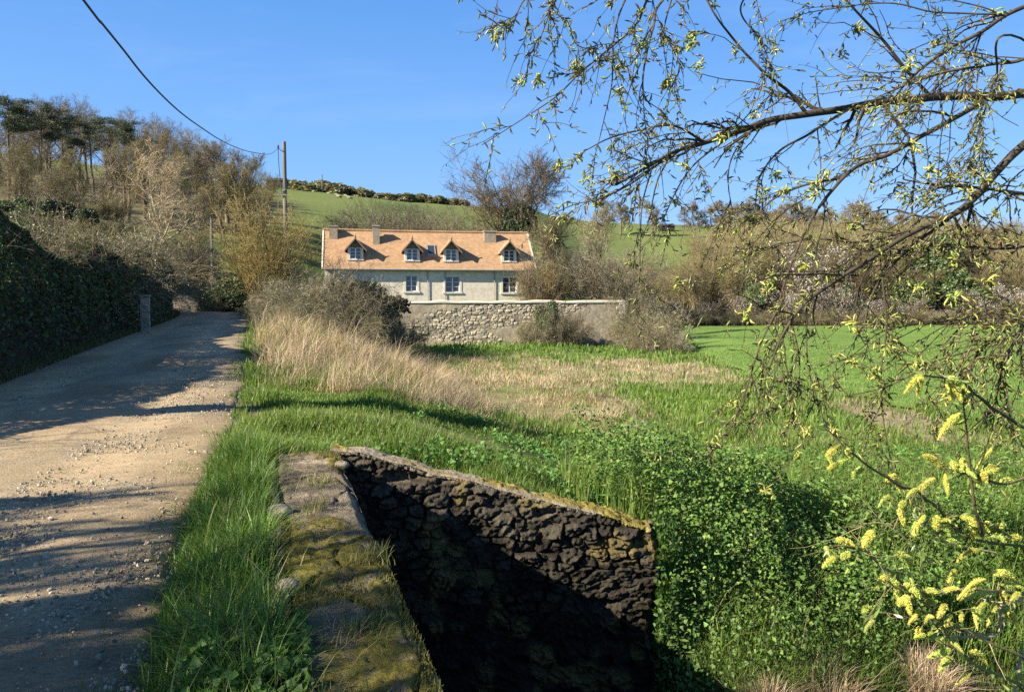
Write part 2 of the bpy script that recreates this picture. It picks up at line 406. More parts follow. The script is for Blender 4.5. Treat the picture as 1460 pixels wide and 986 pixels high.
grav = ss(.52, .68, fbm(xyz(LX/.55, LY/.8), 3, 79))[..., None]; rc = rc*(1-.35*grav)+np.array([.30, .26, .19])*.35*grav
ed = np.clip(ss(.9, 1, LU)+ss(.1, 0, LU), 0, 1)[..., None]*.6*n3*1.6; rc = rc*(1-ed)+np.array([.16, .13, .075])*ed
a, b = LX.shape; idx = np.arange(a*b).reshape(a, b)
G = Geo().add(xyz(LX, LY, LZ).reshape(-1, 3), np.stack([idx[:-1, :-1], idx[:-1, 1:], idx[1:, 1:], idx[1:, :-1]], -1).reshape(-1, 4), rc.reshape(-1, 3))
m, nt, N, L = nmat('sandy_lane')
f1, _ = noise(nt, 38, 8, .7); f2, _ = noise(nt, 5, 6, .65)
c = mixc(nt, attr(nt), ramp(nt, f1, [(.3, (.62, .6, .58)), (.5, (1, 1, 1)), (.72, (1.3, 1.28, 1.25))]), 1.0, 'MULTIPLY')
c = mixc(nt, c, ramp(nt, f2, [(.35, (.85, .85, .85)), (.65, (1.1, 1.1, 1.1))]), 1.0, 'MULTIPLY')
out(nt, principled(nt, c, .92, bumpn(nt, f1, .75, .018), .15))
tag(G.build('lane', m, smooth=True), kind='structure')
def lane_z(x, y): return ground(x, y)+.05
# --- loose stones on the lane
ICO_V = []; t_ = (1+5**.5)/2
ICO_V = unit(np.array([(-1, t_, 0), (1, t_, 0), (-1, -t_, 0), (1, -t_, 0), (0, -1, t_), (0, 1, t_), (0, -1, -t_), (0, 1, -t_), (t_, 0, -1), (t_, 0, 1), (-t_, 0, -1), (-t_, 0, 1)], float))
ICO_F = np.array([(0, 11, 5), (0, 5, 1), (0, 1, 7), (0, 7, 10), (0, 10, 11), (1, 5, 9), (5, 11, 4), (11, 10, 2), (10, 7, 6), (7, 1, 8), (3, 9, 4), (3, 4, 2), (3, 2, 6), (3, 6, 8), (3, 8, 9), (4, 9, 5), (2, 4, 11), (6, 2, 10), (8, 6, 7), (9, 8, 1)])
n = 60000
y = 2.4+rng.random(n)**1.6*15; u = rng.random(n); x = xl(y)+(xr(y)-xl(y))*u
dens = ss(.5, .72, fbm(xyz(x/.55, y/.8), 3, 79))+.10+1.0*np.exp(-((u-.82)/.1)**2)*ss(.4, .6, fbm(xyz(x, y), 2, 83))
k = rng.random(n) < dens*.6; x, y = x[k], y[k]; n = len(x)
sz = .004+.011*rng.random(n)**3+.012*(rng.random(n) < .02)
R = frames(rng.normal(size=(n, 3)))
v, f, c = scatter(ICO_V*(1+.18*rng.normal(size=(12, 1))), ICO_F, xyz(x, y, lane_z(x, y)+sz*.25+.012), R, np.stack([sz*rng.uniform(.8, 1.5, n), sz, sz*rng.uniform(.5, .9, n)], -1), pick([(.42, .34, .23), (.32, .27, .2), (.5, .43, .32), (.22, .19, .15)], n))
m_peb = mat_noise('pebble', [(.3, (.8, .8, .8)), (.7, (1.15, 1.15, 1.1))], 60, .9, .2, .003, 200, True)
tag(Geo().add(v, f, c).build('gravel', m_peb), 'loose pale gravel scattered on the sandy lane', 'gravel', kind='stuff')
# --- crop field
fy = np.concatenate([np.arange(14.5, 40, .35), np.arange(40, 99.5, 1.2)]); fu = np.concatenate([np.linspace(0, .12, 30), np.linspace(.13, 1, 60)])
FY, FU = np.meshgrid(fy, fu, indexing='ij')
FX = xfield(FY)+(fbm(xyz(FY/1.5, FY*0), 3, 90)-.5)*1.6+FU*180
n1 = fbm(xyz(FX/14, FY/14), 4, 92)[..., None]; n2 = fbm(xyz(FX/1.2, FY/1.2), 4, 93)[..., None]
tram = (np.abs(((FX*.25+FY) % 21)-10) < .35)[..., None]
wc = np.array([.15, .235, .052])*(.68+.64*n1)*(.8+.4*n2)*(1-.26*tram)
a, b = FX.shape; idx = np.arange(a*b).reshape(a, b)
G = Geo().add(xyz(FX, FY, ground(FX, FY)+.05+.05*n2[..., 0]).reshape(-1, 3), np.stack([idx[:-1, :-1], idx[1:, :-1], idx[1:, 1:], idx[:-1, 1:]], -1).reshape(-1, 4), wc.reshape(-1, 3))
tag(G.build('crop_field', mat_noise('young_wheat', [(.3, (.8, .82, .8)), (.7, (1.2, 1.18, 1.1))], 7, .9, 1, .08, 9, True, .1), smooth=True), kind='structure')
# --- two wheel tracks over the far hill
ty = np.linspace(185, 298, 60); tx = (np.interp(ty, [185, 210, 235, 262, 298], [492, 489, 480, 462, 432])-CX)/F*ty; G = Geo()
for o_ in (-1.3, 1.3):
    v = np.concatenate([xyz(tx+o_-.42, ty, ground(tx+o_, ty)+.22), xyz(tx+o_+.42, ty, ground(tx+o_, ty)+.22)]); G.add(v, np.array([[i, i+60, i+61, i+1] for i in range(59)]), (.30, .28, .15))
tag(G.build('hill_track', mat_noise('pale_track', [(.3, (.7, .7, .7)), (.7, (1.2, 1.2, 1.1))], .5, .95, 0, use_attr=True)), kind='structure')
# --- stream
wy = np.array([-3.0, 1.6]); G = Geo()
xs = np.linspace(-1.5, 40, 80); top = yc(xs)+1.6; bot = yc(xs)-1.6
G.add(np.concatenate([xyz(xs, bot, -2.28), xyz(xs, top, -2.28)]), np.array([[i, i+1, i+81, i+80] for i in range(79)]), (.02, .025, .015))
m, nt, N, L = nmat('stream_water'); f, _ = noise(nt, 4, 3)
p = principled(nt, (.02, .024, .014), .08, bumpn(nt, f, .1, .02), .5); out(nt, p)
tag(G.build('stream_water', m), kind='structure')
# ================================================================== BRIDGE PARAPET AND WING WALL
def sweep_grid(pos_fn, us, vs, closed_caps=True):
    """pos_fn(U,V)->points ; returns verts, quads"""
    U, V = np.meshgrid(us, vs, indexing='ij'); P = pos_fn(U, V); a, b = U.shape
    i = np.arange(a*b).reshape(a, b)
    return P, np.stack([i[:-1, :-1], i[1:, :-1], i[1:, 1:], i[:-1, 1:]], -1).reshape(-1, 4), U, V
m_stone = mat_noise('old_limestone', [(.25, (.55, .53, .5)), (.5, (1, 1, 1)), (.75, (1.3, 1.28, 1.22))], 9, .93, 1, .03, 55, True, .12)
# parapet: one loop round the section, swept along the bridge
Lp = np.linalg.norm(PA1-PA0); ud = (PA1-PA0)/Lp; nd = np.array([ud[1], -ud[0]])      # nd points right, to the stream
def par_point(s, q, zz):
    """s along, q across (0 at the right edge, negative to the left), zz height"""
    return np.stack([PA0[0]+ud[0]*s+nd[0]*q, PA0[1]+ud[1]*s+nd[1]*q, zz], -1)
us = np.linspace(0, Lp, 460)
def wpar(s): return .47+.13*s/Lp
sec = [(0, t) for t in np.linspace(0, 1, 14)]+[(1, t) for t in np.linspace(0, 1, 56)[1:]]+[(2, t) for t in np.linspace(0, 1, 70)[1:]]
U = np.repeat(us[:, None], len(sec), 1); P = np.zeros(U.shape+(3,)); col = np.zeros_like(P)
ztop = .2
d1, d2, cid = None, None, None
for j, (k, t) in enumerate(sec):
    s = us; W = wpar(s)
    jw = (fbm(xyz(s*2.2, s*0), 3, 100)-.5)*.10; jr = (fbm(xyz(s*2.4, s*0+9), 3, 101)-.5)*.05
    if k == 0: q = -W+jw; z = -.6+(ztop+.6)*t+0*s
    elif k == 1: q = (-W+jw)*(1-t)+jr*t; z = np.full_like(s, ztop)
    else: q = jr+.0*t; z = ztop+(-2.7-ztop)*t+0*s
    a = worley(xyz(s/.5, q/.36+3), 11)
    joint = ss(.0, .13, a[1]-a[0]); rough_ = fbm(xyz(s*5, q*5, z*5), 4, 103)-.5; fine = fbm(xyz(s*26, q*26, z*26), 3, 104)-.5
    if k == 1:
        ed = np.minimum(t, 1-t)*W; rnd = .05*(1-ss(0, .07, ed))
        crk = worley(xyz(s/.62+.25*(fbm(xyz(s*5, q*5), 3, 110)-.5), q/.75+.3+.2*(fbm(xyz(s*5+7, q*5), 3, 111)-.5)), 29); gap = 1-ss(.0, .045, crk[1]-crk[0])
        z = z-.03*gap+.03*rough_+.028*fine-rnd+(crk[2]-.5)*.022
        cc = np.array([.285, .23, .16])[None]*(.7+.6*a[2])[:, None]*(.8+.4*fbm(xyz(s*7, q*7), 3, 105))[:, None]
        cc = cc*(1-.6*gap)[:, None]; soilp = ss(.5, .65, fbm(xyz(s*2.2, q*3), 4, 112))[:, None]; cc = cc*(1-.5*soilp)+np.array([.10, .08, .05])*.5*soilp
        mo = ss(.40, .56, fbm(xyz(s*1.5, q*3.1), 4, 106)+.26*(1-ss(1.2, 4.6, s))-.06*ss(4.6, 6.2, s))*ss(.25, .5, fbm(xyz(s*12, q*12), 3, 107))
        mosc = np.array([.155, .135, .03])[None]*(.55+.9*fbm(xyz(s*16, q*16), 3, 108))[:, None]
        z = z+mo*(.004+.022*fbm(xyz(s*34, q*34), 3, 109))
        cc = cc*(1-mo[:, None])+mosc*mo[:, None]
    else:
        a = worley(xyz(s/.32, z/.2), 13); joint = ss(.03, .2, a[1]-a[0])
        off = (.05*joint+.03*rough_+.012*fine+(a[2]-.5)*.05)*ss(0, .1, t if k == 2 else 1-t)
        q = q+(off if k == 2 else -off)
        cc = np.array([.2, .175, .14])[None]*(.7+.6*a[2])[:, None]*(.55+.45*joint)[:, None]
    P[:, j] = par_point(s, q, z); col[:, j] = cc
# round the far end off
a_, b_ = U.shape; i = np.arange(a_*b_).reshape(a_, b_)
G = Geo().add(P.reshape(-1, 3), np.stack([i[:-1, :-1], i[:-1, 1:], i[1:, 1:], i[1:, :-1]], -1).reshape(-1, 4), col.reshape(-1, 3))
for e, sgn in ((0, 1), (-1, -1)):
    ring = P[e]; cen = ring.mean(0); cen[2] = -.4
    o = len(ring); f = np.array([[k, k+1, o] if sgn < 0 else [k+1, k, o] for k in range(o-1)])
    G.add(np.concatenate([ring, cen[None]]), f, (.25, .21, .15))
par = G.build('bridge_parapet', m_stone, smooth=True)
tag(par, 'low mossy stone bridge parapet with flat worn top beside the sandy lane', 'parapet')
# rounded stones bedded along its lane side
for k, (s_, q_, r_) in enumerate([(5.0-.45, -.55, .07), (3.15, -.53, .05), (5.9, -.02, .05)]):
    v = ICO_V.copy(); f = ICO_F
    G = Geo(); th = np.linspace(0, PI, 13); ph = np.linspace(0, 2*PI, 22)
    T, Ph = np.meshgrid(th, ph, indexing='ij'); q = np.stack([np.sin(T)*np.cos(Ph), np.sin(T)*np.sin(Ph), np.cos(T)], -1)
    q = q*(1+.35*(fbm(q*1.7+k*5, 3, 120)-.5))[..., None]*np.array([1.25, 1, .75])*r_
    i = np.arange(13*22).reshape(13, 22); ff = np.stack([i[:-1, :-1], i[1:, :-1], i[1:, 1:], i[:-1, 1:]], -1).reshape(-1, 4)
    base = par_point(np.array([s_]), np.array([q_]), np.array([ztop+.005]))[0]
    G.add(q.reshape(-1, 3), ff, (.42, .35, .26))
    tag(G.build('rubble_stone', m_stone, smooth=True, loc=base), ['rounded pale stone at the grassy edge of the parapet, the larger one', 'small rounded stone on the grassy edge nearer the bottom of the parapet', 'small flat stone at the stream edge of the parapet top'][k], 'stone', 'loose stones on the bridge parapet')
# wing wall
Lw = np.linalg.norm(WW1-WW0); wd = (WW1-WW0)/Lw; wnrm = np.array([wd[1], -wd[0]])    # wnrm points to the stream (camera)
def wtop(s): return .24-.80*(s/Lw)**1.05
us = np.linspace(0, Lw, 360); TH = .36
sec = [(0, t) for t in np.linspace(0, 1, 260)]+[(1, t) for t in np.linspace(0, 1, 22)[1:]]+[(2, t) for t in np.linspace(0, 1, 10)[1:]]
P = np.zeros((len(us), len(sec), 3)); col = np.zeros_like(P)
for j, (k, t) in enumerate(sec):
    s = us; zt = wtop(s)+(fbm(xyz(s*3, s*0), 3, 130)-.5)*.07
    fe = 1-ss(0, .09, Lw-s)                     # rounding towards the free end
    if k == 0: q = 0*s; z = -2.7+(zt+2.7)*t
    elif k == 1: q = -TH*t+0*s; z = zt.copy()
    else: q = -TH+0*s; z = zt+(-1.6-zt)*t
    warp = (fbm(xyz(s*3, z*3), 2, 131)-.5)*.5
    w2 = fbm(xyz(s*9, z*9), 3, 141)-.5
    jd, cid, lx, ly = masonry(s+warp*.26+w2*.10, z+warp*.16+w2*.07, .2, .105, 17)
    stone = ss(.05, .2, jd); tilt = lx*(_hash((cid*9999).astype(np.int64), (cid*0).astype(np.int64), (cid*0).astype(np.int64), 3)-.5)+ly*1.1*(_hash((cid*7777).astype(np.int64), (cid*0).astype(np.int64), (cid*0).astype(np.int64), 4)-.4)
    hole = (cid > .86)*1.0; mort = ss(.40, .58, fbm(xyz(s*1.6, z*1.6), 3, 142))
    rough_ = fbm(xyz(s*8, q*8, z*8), 4, 133)-.5; fine = fbm(xyz(s*30, q*30, z*30), 4, 134)-.5
    cap = ss(.0, .10, zt-z) if k == 0 else 0*s
    if k == 0:
        q = q+(.055*stone*(1-.75*mort)+.07*(cid-.45)*stone*(1-.5*mort)+.05*tilt*stone-.12*hole*stone)*cap+.09*rough_+.065*fine-.03
        low_dark = ss(-.1, -1.7, z+.5*rough_)*np.ones_like(s)  # face colour gets darker towards the foot of the wall
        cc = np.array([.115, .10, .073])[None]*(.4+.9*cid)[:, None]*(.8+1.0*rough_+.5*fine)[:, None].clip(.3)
        mo_ = np.array([.15, .125, .09])[None]*(.7+.8*fine)[:, None]; cc = cc*stone[:, None]+mo_*(1-stone)[:, None]*(.35+.65*mort)[:, None]; cc = cc*(1-.65*low_dark)[:, None]
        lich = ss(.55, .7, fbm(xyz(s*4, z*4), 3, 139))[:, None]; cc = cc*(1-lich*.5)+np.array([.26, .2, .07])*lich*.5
    elif k == 1:
        ed = np.minimum(t, 1-t)*TH; z = z+.05*rough_+.016*fine-.035*(1-ss(0, .06, ed)); q = q+.03*rough_
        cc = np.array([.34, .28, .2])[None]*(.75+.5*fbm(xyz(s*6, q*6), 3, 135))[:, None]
        mo = ss(.45, .6, fbm(xyz(s*2.5, q*4), 4, 136)+.35*ss(1.1, 2.6, s)-.05-.25*(t < .2)); z = z+mo*.02*fbm(xyz(s*28, q*28), 3, 138)*2
        cc = cc*(1-.85*mo[:, None])+np.array([.27, .22, .035])*.85*mo[:, None]*(.6+.8*fbm(xyz(s*18, q*18), 3, 137))[:, None]
    else: cc = np.array([.2, .17, .13])[None]+0*s[:, None]
    s = s*(1+.05*(fbm(xyz(0*s+3, 0*s, (z+0*s)*3.1), 3, 144)-.5)*2*ss(.6, 1, us/Lw)); P[:, j] = np.stack([WW0[0]+wd[0]*s+wnrm[0]*q, WW0[1]+wd[1]*s+wnrm[1]*q, z], -1); col[:, j] = cc
a_, b_ = P.shape[:2]; i = np.arange(a_*b_).reshape(a_, b_)
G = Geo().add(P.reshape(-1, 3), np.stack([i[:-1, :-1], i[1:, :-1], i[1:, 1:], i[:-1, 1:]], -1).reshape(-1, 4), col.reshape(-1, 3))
# free end face, with its own rough stones
E0 = P[-1, :260]; E1 = np.array(P[-1, 259:281])
vt = np.linspace(0, 1, 12); ring = []
for t in vt:
    q = E0.copy(); q[:, 0] += -wnrm[0]*TH*t; q[:, 1] += -wnrm[1]*TH*t
    a = worley(xyz(q[:, 1]/.25, q[:, 2]/.16), 19); bulge = math.sin(PI*t)
    q[:, 0] += bulge**.5*(.07*ss(.05, .25, a[1]-a[0])+.05*(a[2]-.5)+.05*(fbm(q*6, 3, 140)-.5)) if 0 < t < 1 else 0
    q[-1, 2] = np.interp(t, np.linspace(0, 1, len(E1)), E1[:, 2])
    ring.append(q)
ring = np.array(ring); i = np.arange(12*260).reshape(12, 260)
G.add(ring.reshape(-1, 3), np.stack([i[:-1, :-1], i[1:, :-1], i[1:, 1:], i[:-1, 1:]], -1).reshape(-1, 4), (.13, .11, .08))
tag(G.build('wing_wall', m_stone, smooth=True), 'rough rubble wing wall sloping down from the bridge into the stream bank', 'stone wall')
# ================================================================== GRASSES
m_grass = mat_leaf('grass_blade', .4, .5, .03)
m_straw = mat_leaf('dry_stalk', .3, .6, .03)
GREEN = [(.13, .225, .034), (.105, .19, .032), (.17, .26, .042), (.085, .155, .03)]
LIME = [(.175, .25, .042), (.21, .27, .06), (.15, .225, .04)]
def wind(n, amt, h): 
    a = rng.normal(0, 1, n)*1.1+rng.uniform(0, 2*PI, n); return np.stack([np.cos(a), np.sin(a)], -1)*(h*amt*rng.uniform(.2, 1.2, n))[:, None]
# long grass of the verge between the lane and the parapet
n = 19000; y = 1.2+rng.random(n)*6.4; q = rng.random(n)
lo = xr(y)-.02; hi = xpar(y)-np.interp(y, [.9, 7.15], [.47, .6])-.11
x = lo+(hi-lo)*(1-(1-q)**1.15); keep = rng.random(n) < .35+.65*ss(0, .3, (x-lo)); x, y = x[keep], y[keep]; n = len(x)
cl = fbm(xyz(x*2.2, y*2.2), 3, 150); h = (.14+.30*rng.random(n))*(.55+.9*cl)*(.55+.45*ss(0, .35, x-xr(y)))
ln = wind(n, .75, h); ln[:, 0] += .12*h*np.sign(x-(xr(y)+.45))
b = blades(xyz(x, y, ground(x, y)-.01), h, ln, .007+.008*rng.random(n), pick(GREEN+[(.15, .25, .05)], n), 4, 1.2)
G = Geo().add(*b)
n = 260; y = 1.5+rng.random(n)*6; x = xr(y)+.1+rng.random(n)*.7; h = .25+.3*rng.random(n)
G.add(*blades(xyz(x, y, ground(x, y)), h, wind(n, .8, h), .006+.004*rng.random(n), pick([(.24, .24, .09), (.3, .27, .14)], n), 4, 1.3))
n = 9000; y = 1.5+rng.random(n)**1.2*30; x = xr(y)+.12-.45*rng.random(n)**1.6; k = fbm(xyz(x/.35, y/.5), 3, 152) > .53; x, y = x[k], y[k]; n = len(x); h = .04+.12*rng.random(n)
G.add(*blades(xyz(x, y, ground(x, y)), h, wind(n, .9, h), .0011*y.clip(5), pick(GREEN+[(.22, .19, .08)], n), 3, 1.2))
tag(G.build('verge_grass', m_grass), 'long green grass growing between the lane and the parapet', 'grass', kind='stuff')
# meadow
def meadow(n, y0, y1, fn_keep, hfun, wmul, cols, seg, amt=.5, xlo=None, xhi=None):
    y = y0+(y1-y0)*rng.random(n)**1.35; x = (-.7*y-1)+rng.random(n)*(1.4*y+2)
    s = x-xr(y); k = (s > .02) & fn_keep(x, y, s); x, y = x[k], y[k]
    n = len(x); cl = fbm(xyz(x/1.1, y/1.1), 3, 160); h = hfun(x, y, n)*(.25+1.5*ss(.25, .75, cl))
    cc = pick(cols, n)*(.75+.5*fbm(xyz(x/2.5, y/2.5), 3, 161))[:, None]
    yel = ss(.5, .7, fbm(xyz(x/1.7, y/1.2), 3, 162))[:, None]*.35; cc = cc*(1-yel)+np.array([.2, .22, .07])*yel
    return blades(xyz(x, y, ground(x, y)-.01), h, wind(n, amt, h), wmul*y*(.8+.9*rng.random(n)), cc, seg, 1.0)
def track(x, y):
    s = x-xr(y); c0 = np.interp(s, [0, 2, 5, 9], [10.6, 10.9, 11.7, 13.2]); return np.exp(-((y-c0)/.75)**2)
def behind_wall(x, y): return (y > np.where(x < WW1[0]+.1, yww(x)+.3, yc(x)+2.2)) & ~((x < xpar(y)+.1) & (y < 7.35) & (x > xpar(y)-.75))
def reed(x, y):
    j = rng.normal(0, .45, np.shape(x)); k = rng.normal(0, .6, np.shape(x)); return zone(x+j, y+k, REED, 20) | zone(x+j, y+k, REED2, 16)
field = lambda x, y: (x > xfield(y)+.3) & (y > 15)
G = Geo()
G.add(*meadow(230000, 6.6, 14.5, lambda x, y, s: behind_wall(x, y) & (rng.random(len(x)) > .88*track(x, y)) & ~((x < xr(y)+.3) & (rng.random(len(x)) < .7)), lambda x, y, n: (.12+.17*rng.random(n))*(1-.72*track(x, y))*(.7+.5*ss(8.2, 7.2, y)), .0011, GREEN+LIME, 3, .6))
G.add(*meadow(150000, 13.5, 34, lambda x, y, s: ~(reed(x, y) & (rng.random(len(x)) < .92)) & ~field(x, y) & ~(zone(x, y, SOIL, 14) & (rng.random(len(x)) < .85)), lambda x, y, n: .07+.14*rng.random(n)+.15*(rng.random(n) < .04), .0013, GREEN+LIME+LIME, 2, .55))
G.add(*meadow(60000, 32, 62, lambda x, y, s: ~(reed(x, y) & (rng.random(len(x)) < .9)) & ~field(x, y) & (x > -14), lambda x, y, n: .12+.2*rng.random(n), .0014, GREEN+LIME, 2, .5))
tag(G.build('meadow_grass', m_grass), 'fresh green meadow grass below the lane', 'grass', kind='stuff')
# crop blades near the edge of the field
n = 90000; y = 15+rng.random(n)**1.7*40; x = xfield(y)+rng.random(n)*(.7*y+1-xfield(y)).clip(.5)
k = rng.random(n) < ss(-.2, 1.5, x-xfield(y)-(fbm(xyz(x, y), 2, 91)-.5)*2); x, y = x[k], y[k]; n = len(x); h = .08+.1*rng.random(n)
tag(Geo().add(*blades(xyz(x, y, ground(x, y)+.03), h, wind(n, .5, h), .0009*y, pick([(.165, .26, .058), (.14, .23, .048), (.19, .275, .07)], n), 2)).build('crop_blades', m_grass), 'short bright green young crop covering the far field', 'crop', kind='stuff')
# dry reeds in front of the old wall
def reeds(n, y0, y1):
    y = y0+(y1-y0)*rng.random(n)**1.3; x = -.42*y+rng.random(n)*(.82*y)
    k = reed(x, y) & (x > xr(y)+.25); x, y = x[k], y[k]; px, _ = proj(xyz(x, y, ground(x, y)))
    return x, y, px
STRAW = [(.49, .375, .235), (.42, .31, .205), (.58, .46, .32), (.33, .24, .16)]
G = Geo()
x, y, px = reeds(330000, 13.5, 62); n = len(x)
cl = fbm(xyz(x/1.1, y/1.6), 4, 170); c2 = fbm(xyz(x/.42, y/.6), 3, 171); tall = 1-.66*ss(540, 720, px)
k = rng.random(n) < ss(.28, .62, cl*.55+c2*.5)*.9+.06; x, y, px, cl, c2, tall = x[k], y[k], px[k], cl[k], c2[k], tall[k]; n = len(x)
h = (.16+1.0*rng.random(n)**2.6)*(.2+2.6*cl*c2)*tall*1.0
cc = pick(STRAW, n, .2)*(.62+.76*fbm(xyz(x/.7, y/.8), 3, 172))[:, None]; gr = (rng.random(n) < .06+.75*ss(.52, .64, fbm(xyz(x/1.4, y/2.2), 3, 173)))
cc = np.where(gr[:, None], pick(GREEN+LIME, n), cc); h = np.where(gr, h*.6, h)
fl = fbm(xyz(x/1.3, y/1.3), 2, 174)*4*PI; flow = np.stack([np.cos(fl), np.sin(fl)], -1)*(h*.55)[:, None]
G.add(*blades(xyz(x, y, ground(x, y)-.02), h, wind(n, 1.05, h)+flow, (.00066*y)*(.6+.8*rng.random(n)), cc, 3, 1.1))
tag(G.build('dry_reeds', m_straw), 'pale dry reeds and dead grass in front of the old wall', 'dry grass', kind='stuff')
# weeds on the bare soil strip
n = 5000; y = 14+rng.random(n)*14; x = 5+rng.random(n)*12; k = zone(x, y, SOIL, 14); x, y = x[k], y[k]; n = len(x); h = .08+.2*rng.random(n)
tag(Geo().add(*blades(xyz(x, y, ground(x, y)), h, wind(n, .9, h), .0012*y, pick([(.3, .23, .14), (.1, .17, .04), (.22, .19, .08)], n), 2)).build('field_edge_weeds', m_straw), 'sparse dead weeds on the bare soil along the field edge', 'weeds', kind='stuff')
# leafy cover of the stream bank
m_leafy = mat_leaf('bank_leaf', .3, .55, .025)
def leafy(n, x, y, lift, size, cols, up=.7):
    z = ground(x, y)+lift
    nrm = rng.normal(size=(n, 3)); nrm[:, 2] = np.abs(nrm[:, 2])+up; nrm[:, 1] -= .35; nrm[:, 0] -= .25
    return scatter(IVY_V, IVY_F, xyz(x, y, z), frames(nrm), size, pick(cols, n, .2))
G = Geo()
n = 210000; y = 4.6+rng.random(n)*8.2; x = .4+rng.random(n)**.9*9.5
k = behind_wall(x, y-.1) | (x > WW1[0]+.15); k &= (y-yc(x) > 2.1+.9*fbm(xyz(x*1.4, y*1.4), 2, 183)) & (x > .4+.5*np.abs(y-7.3))
k &= rng.random(n) < (1-.75*ss(9.3, 12.2, y+.8*(fbm(xyz(x, y), 2, 181)-.5)))
x, y = x[k], y[k]; n = len(x)
bul = 1.0*ss(.38, .66, fbm(xyz(x/.62, y/.62), 3, 182))*(1-.7*ss(8.2, 10, y)); lift = bul*(.15+.85*rng.random(n)**.5)+.05+.1*rng.random(n)
G.add(*leafy(n, x, y, lift, (.020+.024*rng.random(n))*(1+.5*(rng.random(n) < .08)), [(.11, .2, .034), (.14, .24, .042), (.085, .16, .03), (.18, .27, .06), (.065, .125, .028)]))
n = 9000; y = 5.2+rng.random(n)*3; x = 1.0+rng.random(n)*2.6; k = (y-yc(x) > 2.2) & (x > WW1[0]+.1); x, y = x[k], y[k]; n = len(x)   # pale elder leaves by the wall end
G.add(*leafy(n, x, y, .1+.5*rng.random(n), .022+.03*rng.random(n)**2, [(.14, .23, .06), (.11, .2, .05), (.08, .15, .035)]))
n = 26000; y = 8+rng.random(n)*6; x = -1.5+rng.random(n)*12; k = behind_wall(x, y) & (fbm(xyz(x/.9, y/.9), 3, 185) > .5); x, y = x[k], y[k]; n = len(x)
G.add(*leafy(n, x, y, .06+.16*rng.random(n), .03+.035*rng.random(n), [(.07, .16, .03), (.09, .19, .035)]))
n = 26000; y = 5.5+rng.random(n)*6.5; x = .6+rng.random(n)*9; k = behind_wall(x, y) & (y-yc(x) > 2.4) & (fbm(xyz(x/.8, y/.8), 3, 188) > .45); x, y = x[k], y[k]; n = len(x); h = .25+.5*rng.random(n)
G.add(*blades(xyz(x, y, ground(x, y)+.1), h, wind(n, .7, h), .007+.006*rng.random(n), pick(GREEN+LIME+[(.2, .2, .08)], n), 3, 1.1))
n = 16000; y = 5.6+rng.random(n)*6; x = .9+rng.random(n)*8; k = behind_wall(x, y) & (y-yc(x) > 2.3) & (fbm(xyz(x/.7, y/.7), 3, 189) > .52); x, y = x[k], y[k]; n = len(x)   # nettles
nr = rng.normal(size=(n, 3)); nr[:, 2] = np.abs(nr[:, 2])+1.1; G.add(*scatter(LEAF_V, LEAF_F, xyz(x, y, ground(x, y)+.25+.45*rng.random(n)), frames(nr), np.stack([.024+.02*rng.random(n), .05+.045*rng.random(n), np.full(n, .03)], -1), pick([(.15, .25, .05), (.11, .2, .04), (.19, .28, .07)], n, .2)))
n = 3200; z_ = rng.random(n); x = WW1[0]+.02+.2*rng.random(n); y = 6.98+.5*rng.random(n); k = fbm(xyz(x*4, y*4, z_*4), 3, 190) > .45; x, y, z_ = x[k], y[k], z_[k]; n = len(x)    # ivy creeping over the wall end
nr = unit(np.stack([.8+0*x, -.5+0*x, .2+0*x], -1)+.6*rng.normal(size=(n, 3))); G.add(*scatter(IVY_V, IVY_F, xyz(x, y, -2.2+1.75*z_), frames(nr), .03+.03*rng.random(n), pick([(.07, .13, .03), (.1, .17, .035)], n, .2)))
# weeds at the foot of the parapet, lane side
n = 2600; y = 2+rng.random(n)*1.3; x = xpar(y)-.5-rng.random(n)**1.4*.5; G.add(*leafy(n, x, y, .05+.22*rng.random(n), .025+.03*rng.random(n), [(.1, .19, .035), (.12, .22, .04), (.08, .16, .03)]))
tag(G.build('bank_undergrowth', m_leafy), 'dense leafy green nettles and ivy covering the stream bank', 'undergrowth', kind='stuff')
# dry tufts and bare stems low on the bank
G = Geo()
for (tx, ty, rr) in ((2.95, 6.75, .2), (4.0, 7.05, .2), (2.3, 6.5, .12)):
    n = 900; a = rng.uniform(0, 2*PI, n); r = rr*np.sqrt(rng.random(n)); x = tx+r*np.cos(a); y = ty+r*np.sin(a); h = .15+.28*rng.random(n)
    G.add(*blades(xyz(x, y, ground(x, y)+.12), h, wind(n, .9, h)+np.stack([np.cos(a), np.sin(a)], -1)*(.5*h)[:, None], .007+.004*rng.random(n), pick(STRAW, n), 3))
n = 70; x = 1.8+rng.random(n)*5.5; y = yc(x)+1.9+rng.random(n)*2.4; a = rng.uniform(0, 2*PI, n); L0 = .3+.7*rng.random(n); t = np.linspace(0, 1, 7)
Pp = xyz(x, y, ground(x, y)+.1)[:, None, :]+np.stack([np.cos(a)[:, None]*L0[:, None]*t*.5, np.sin(a)[:, None]*L0[:, None]*t*.5, L0[:, None]*(t-.35*t*t)], -1)
G.add(*tubes(Pp, np.repeat((.004*(1-.7*t))[None], n, 0), 4), tcol((.3, .25, .17), n, 7, 4))
tag(G.build('dead_stalks', m_straw), 'dead straw tufts and bare stems low on the stream bank', 'dry grass', kind='stuff')
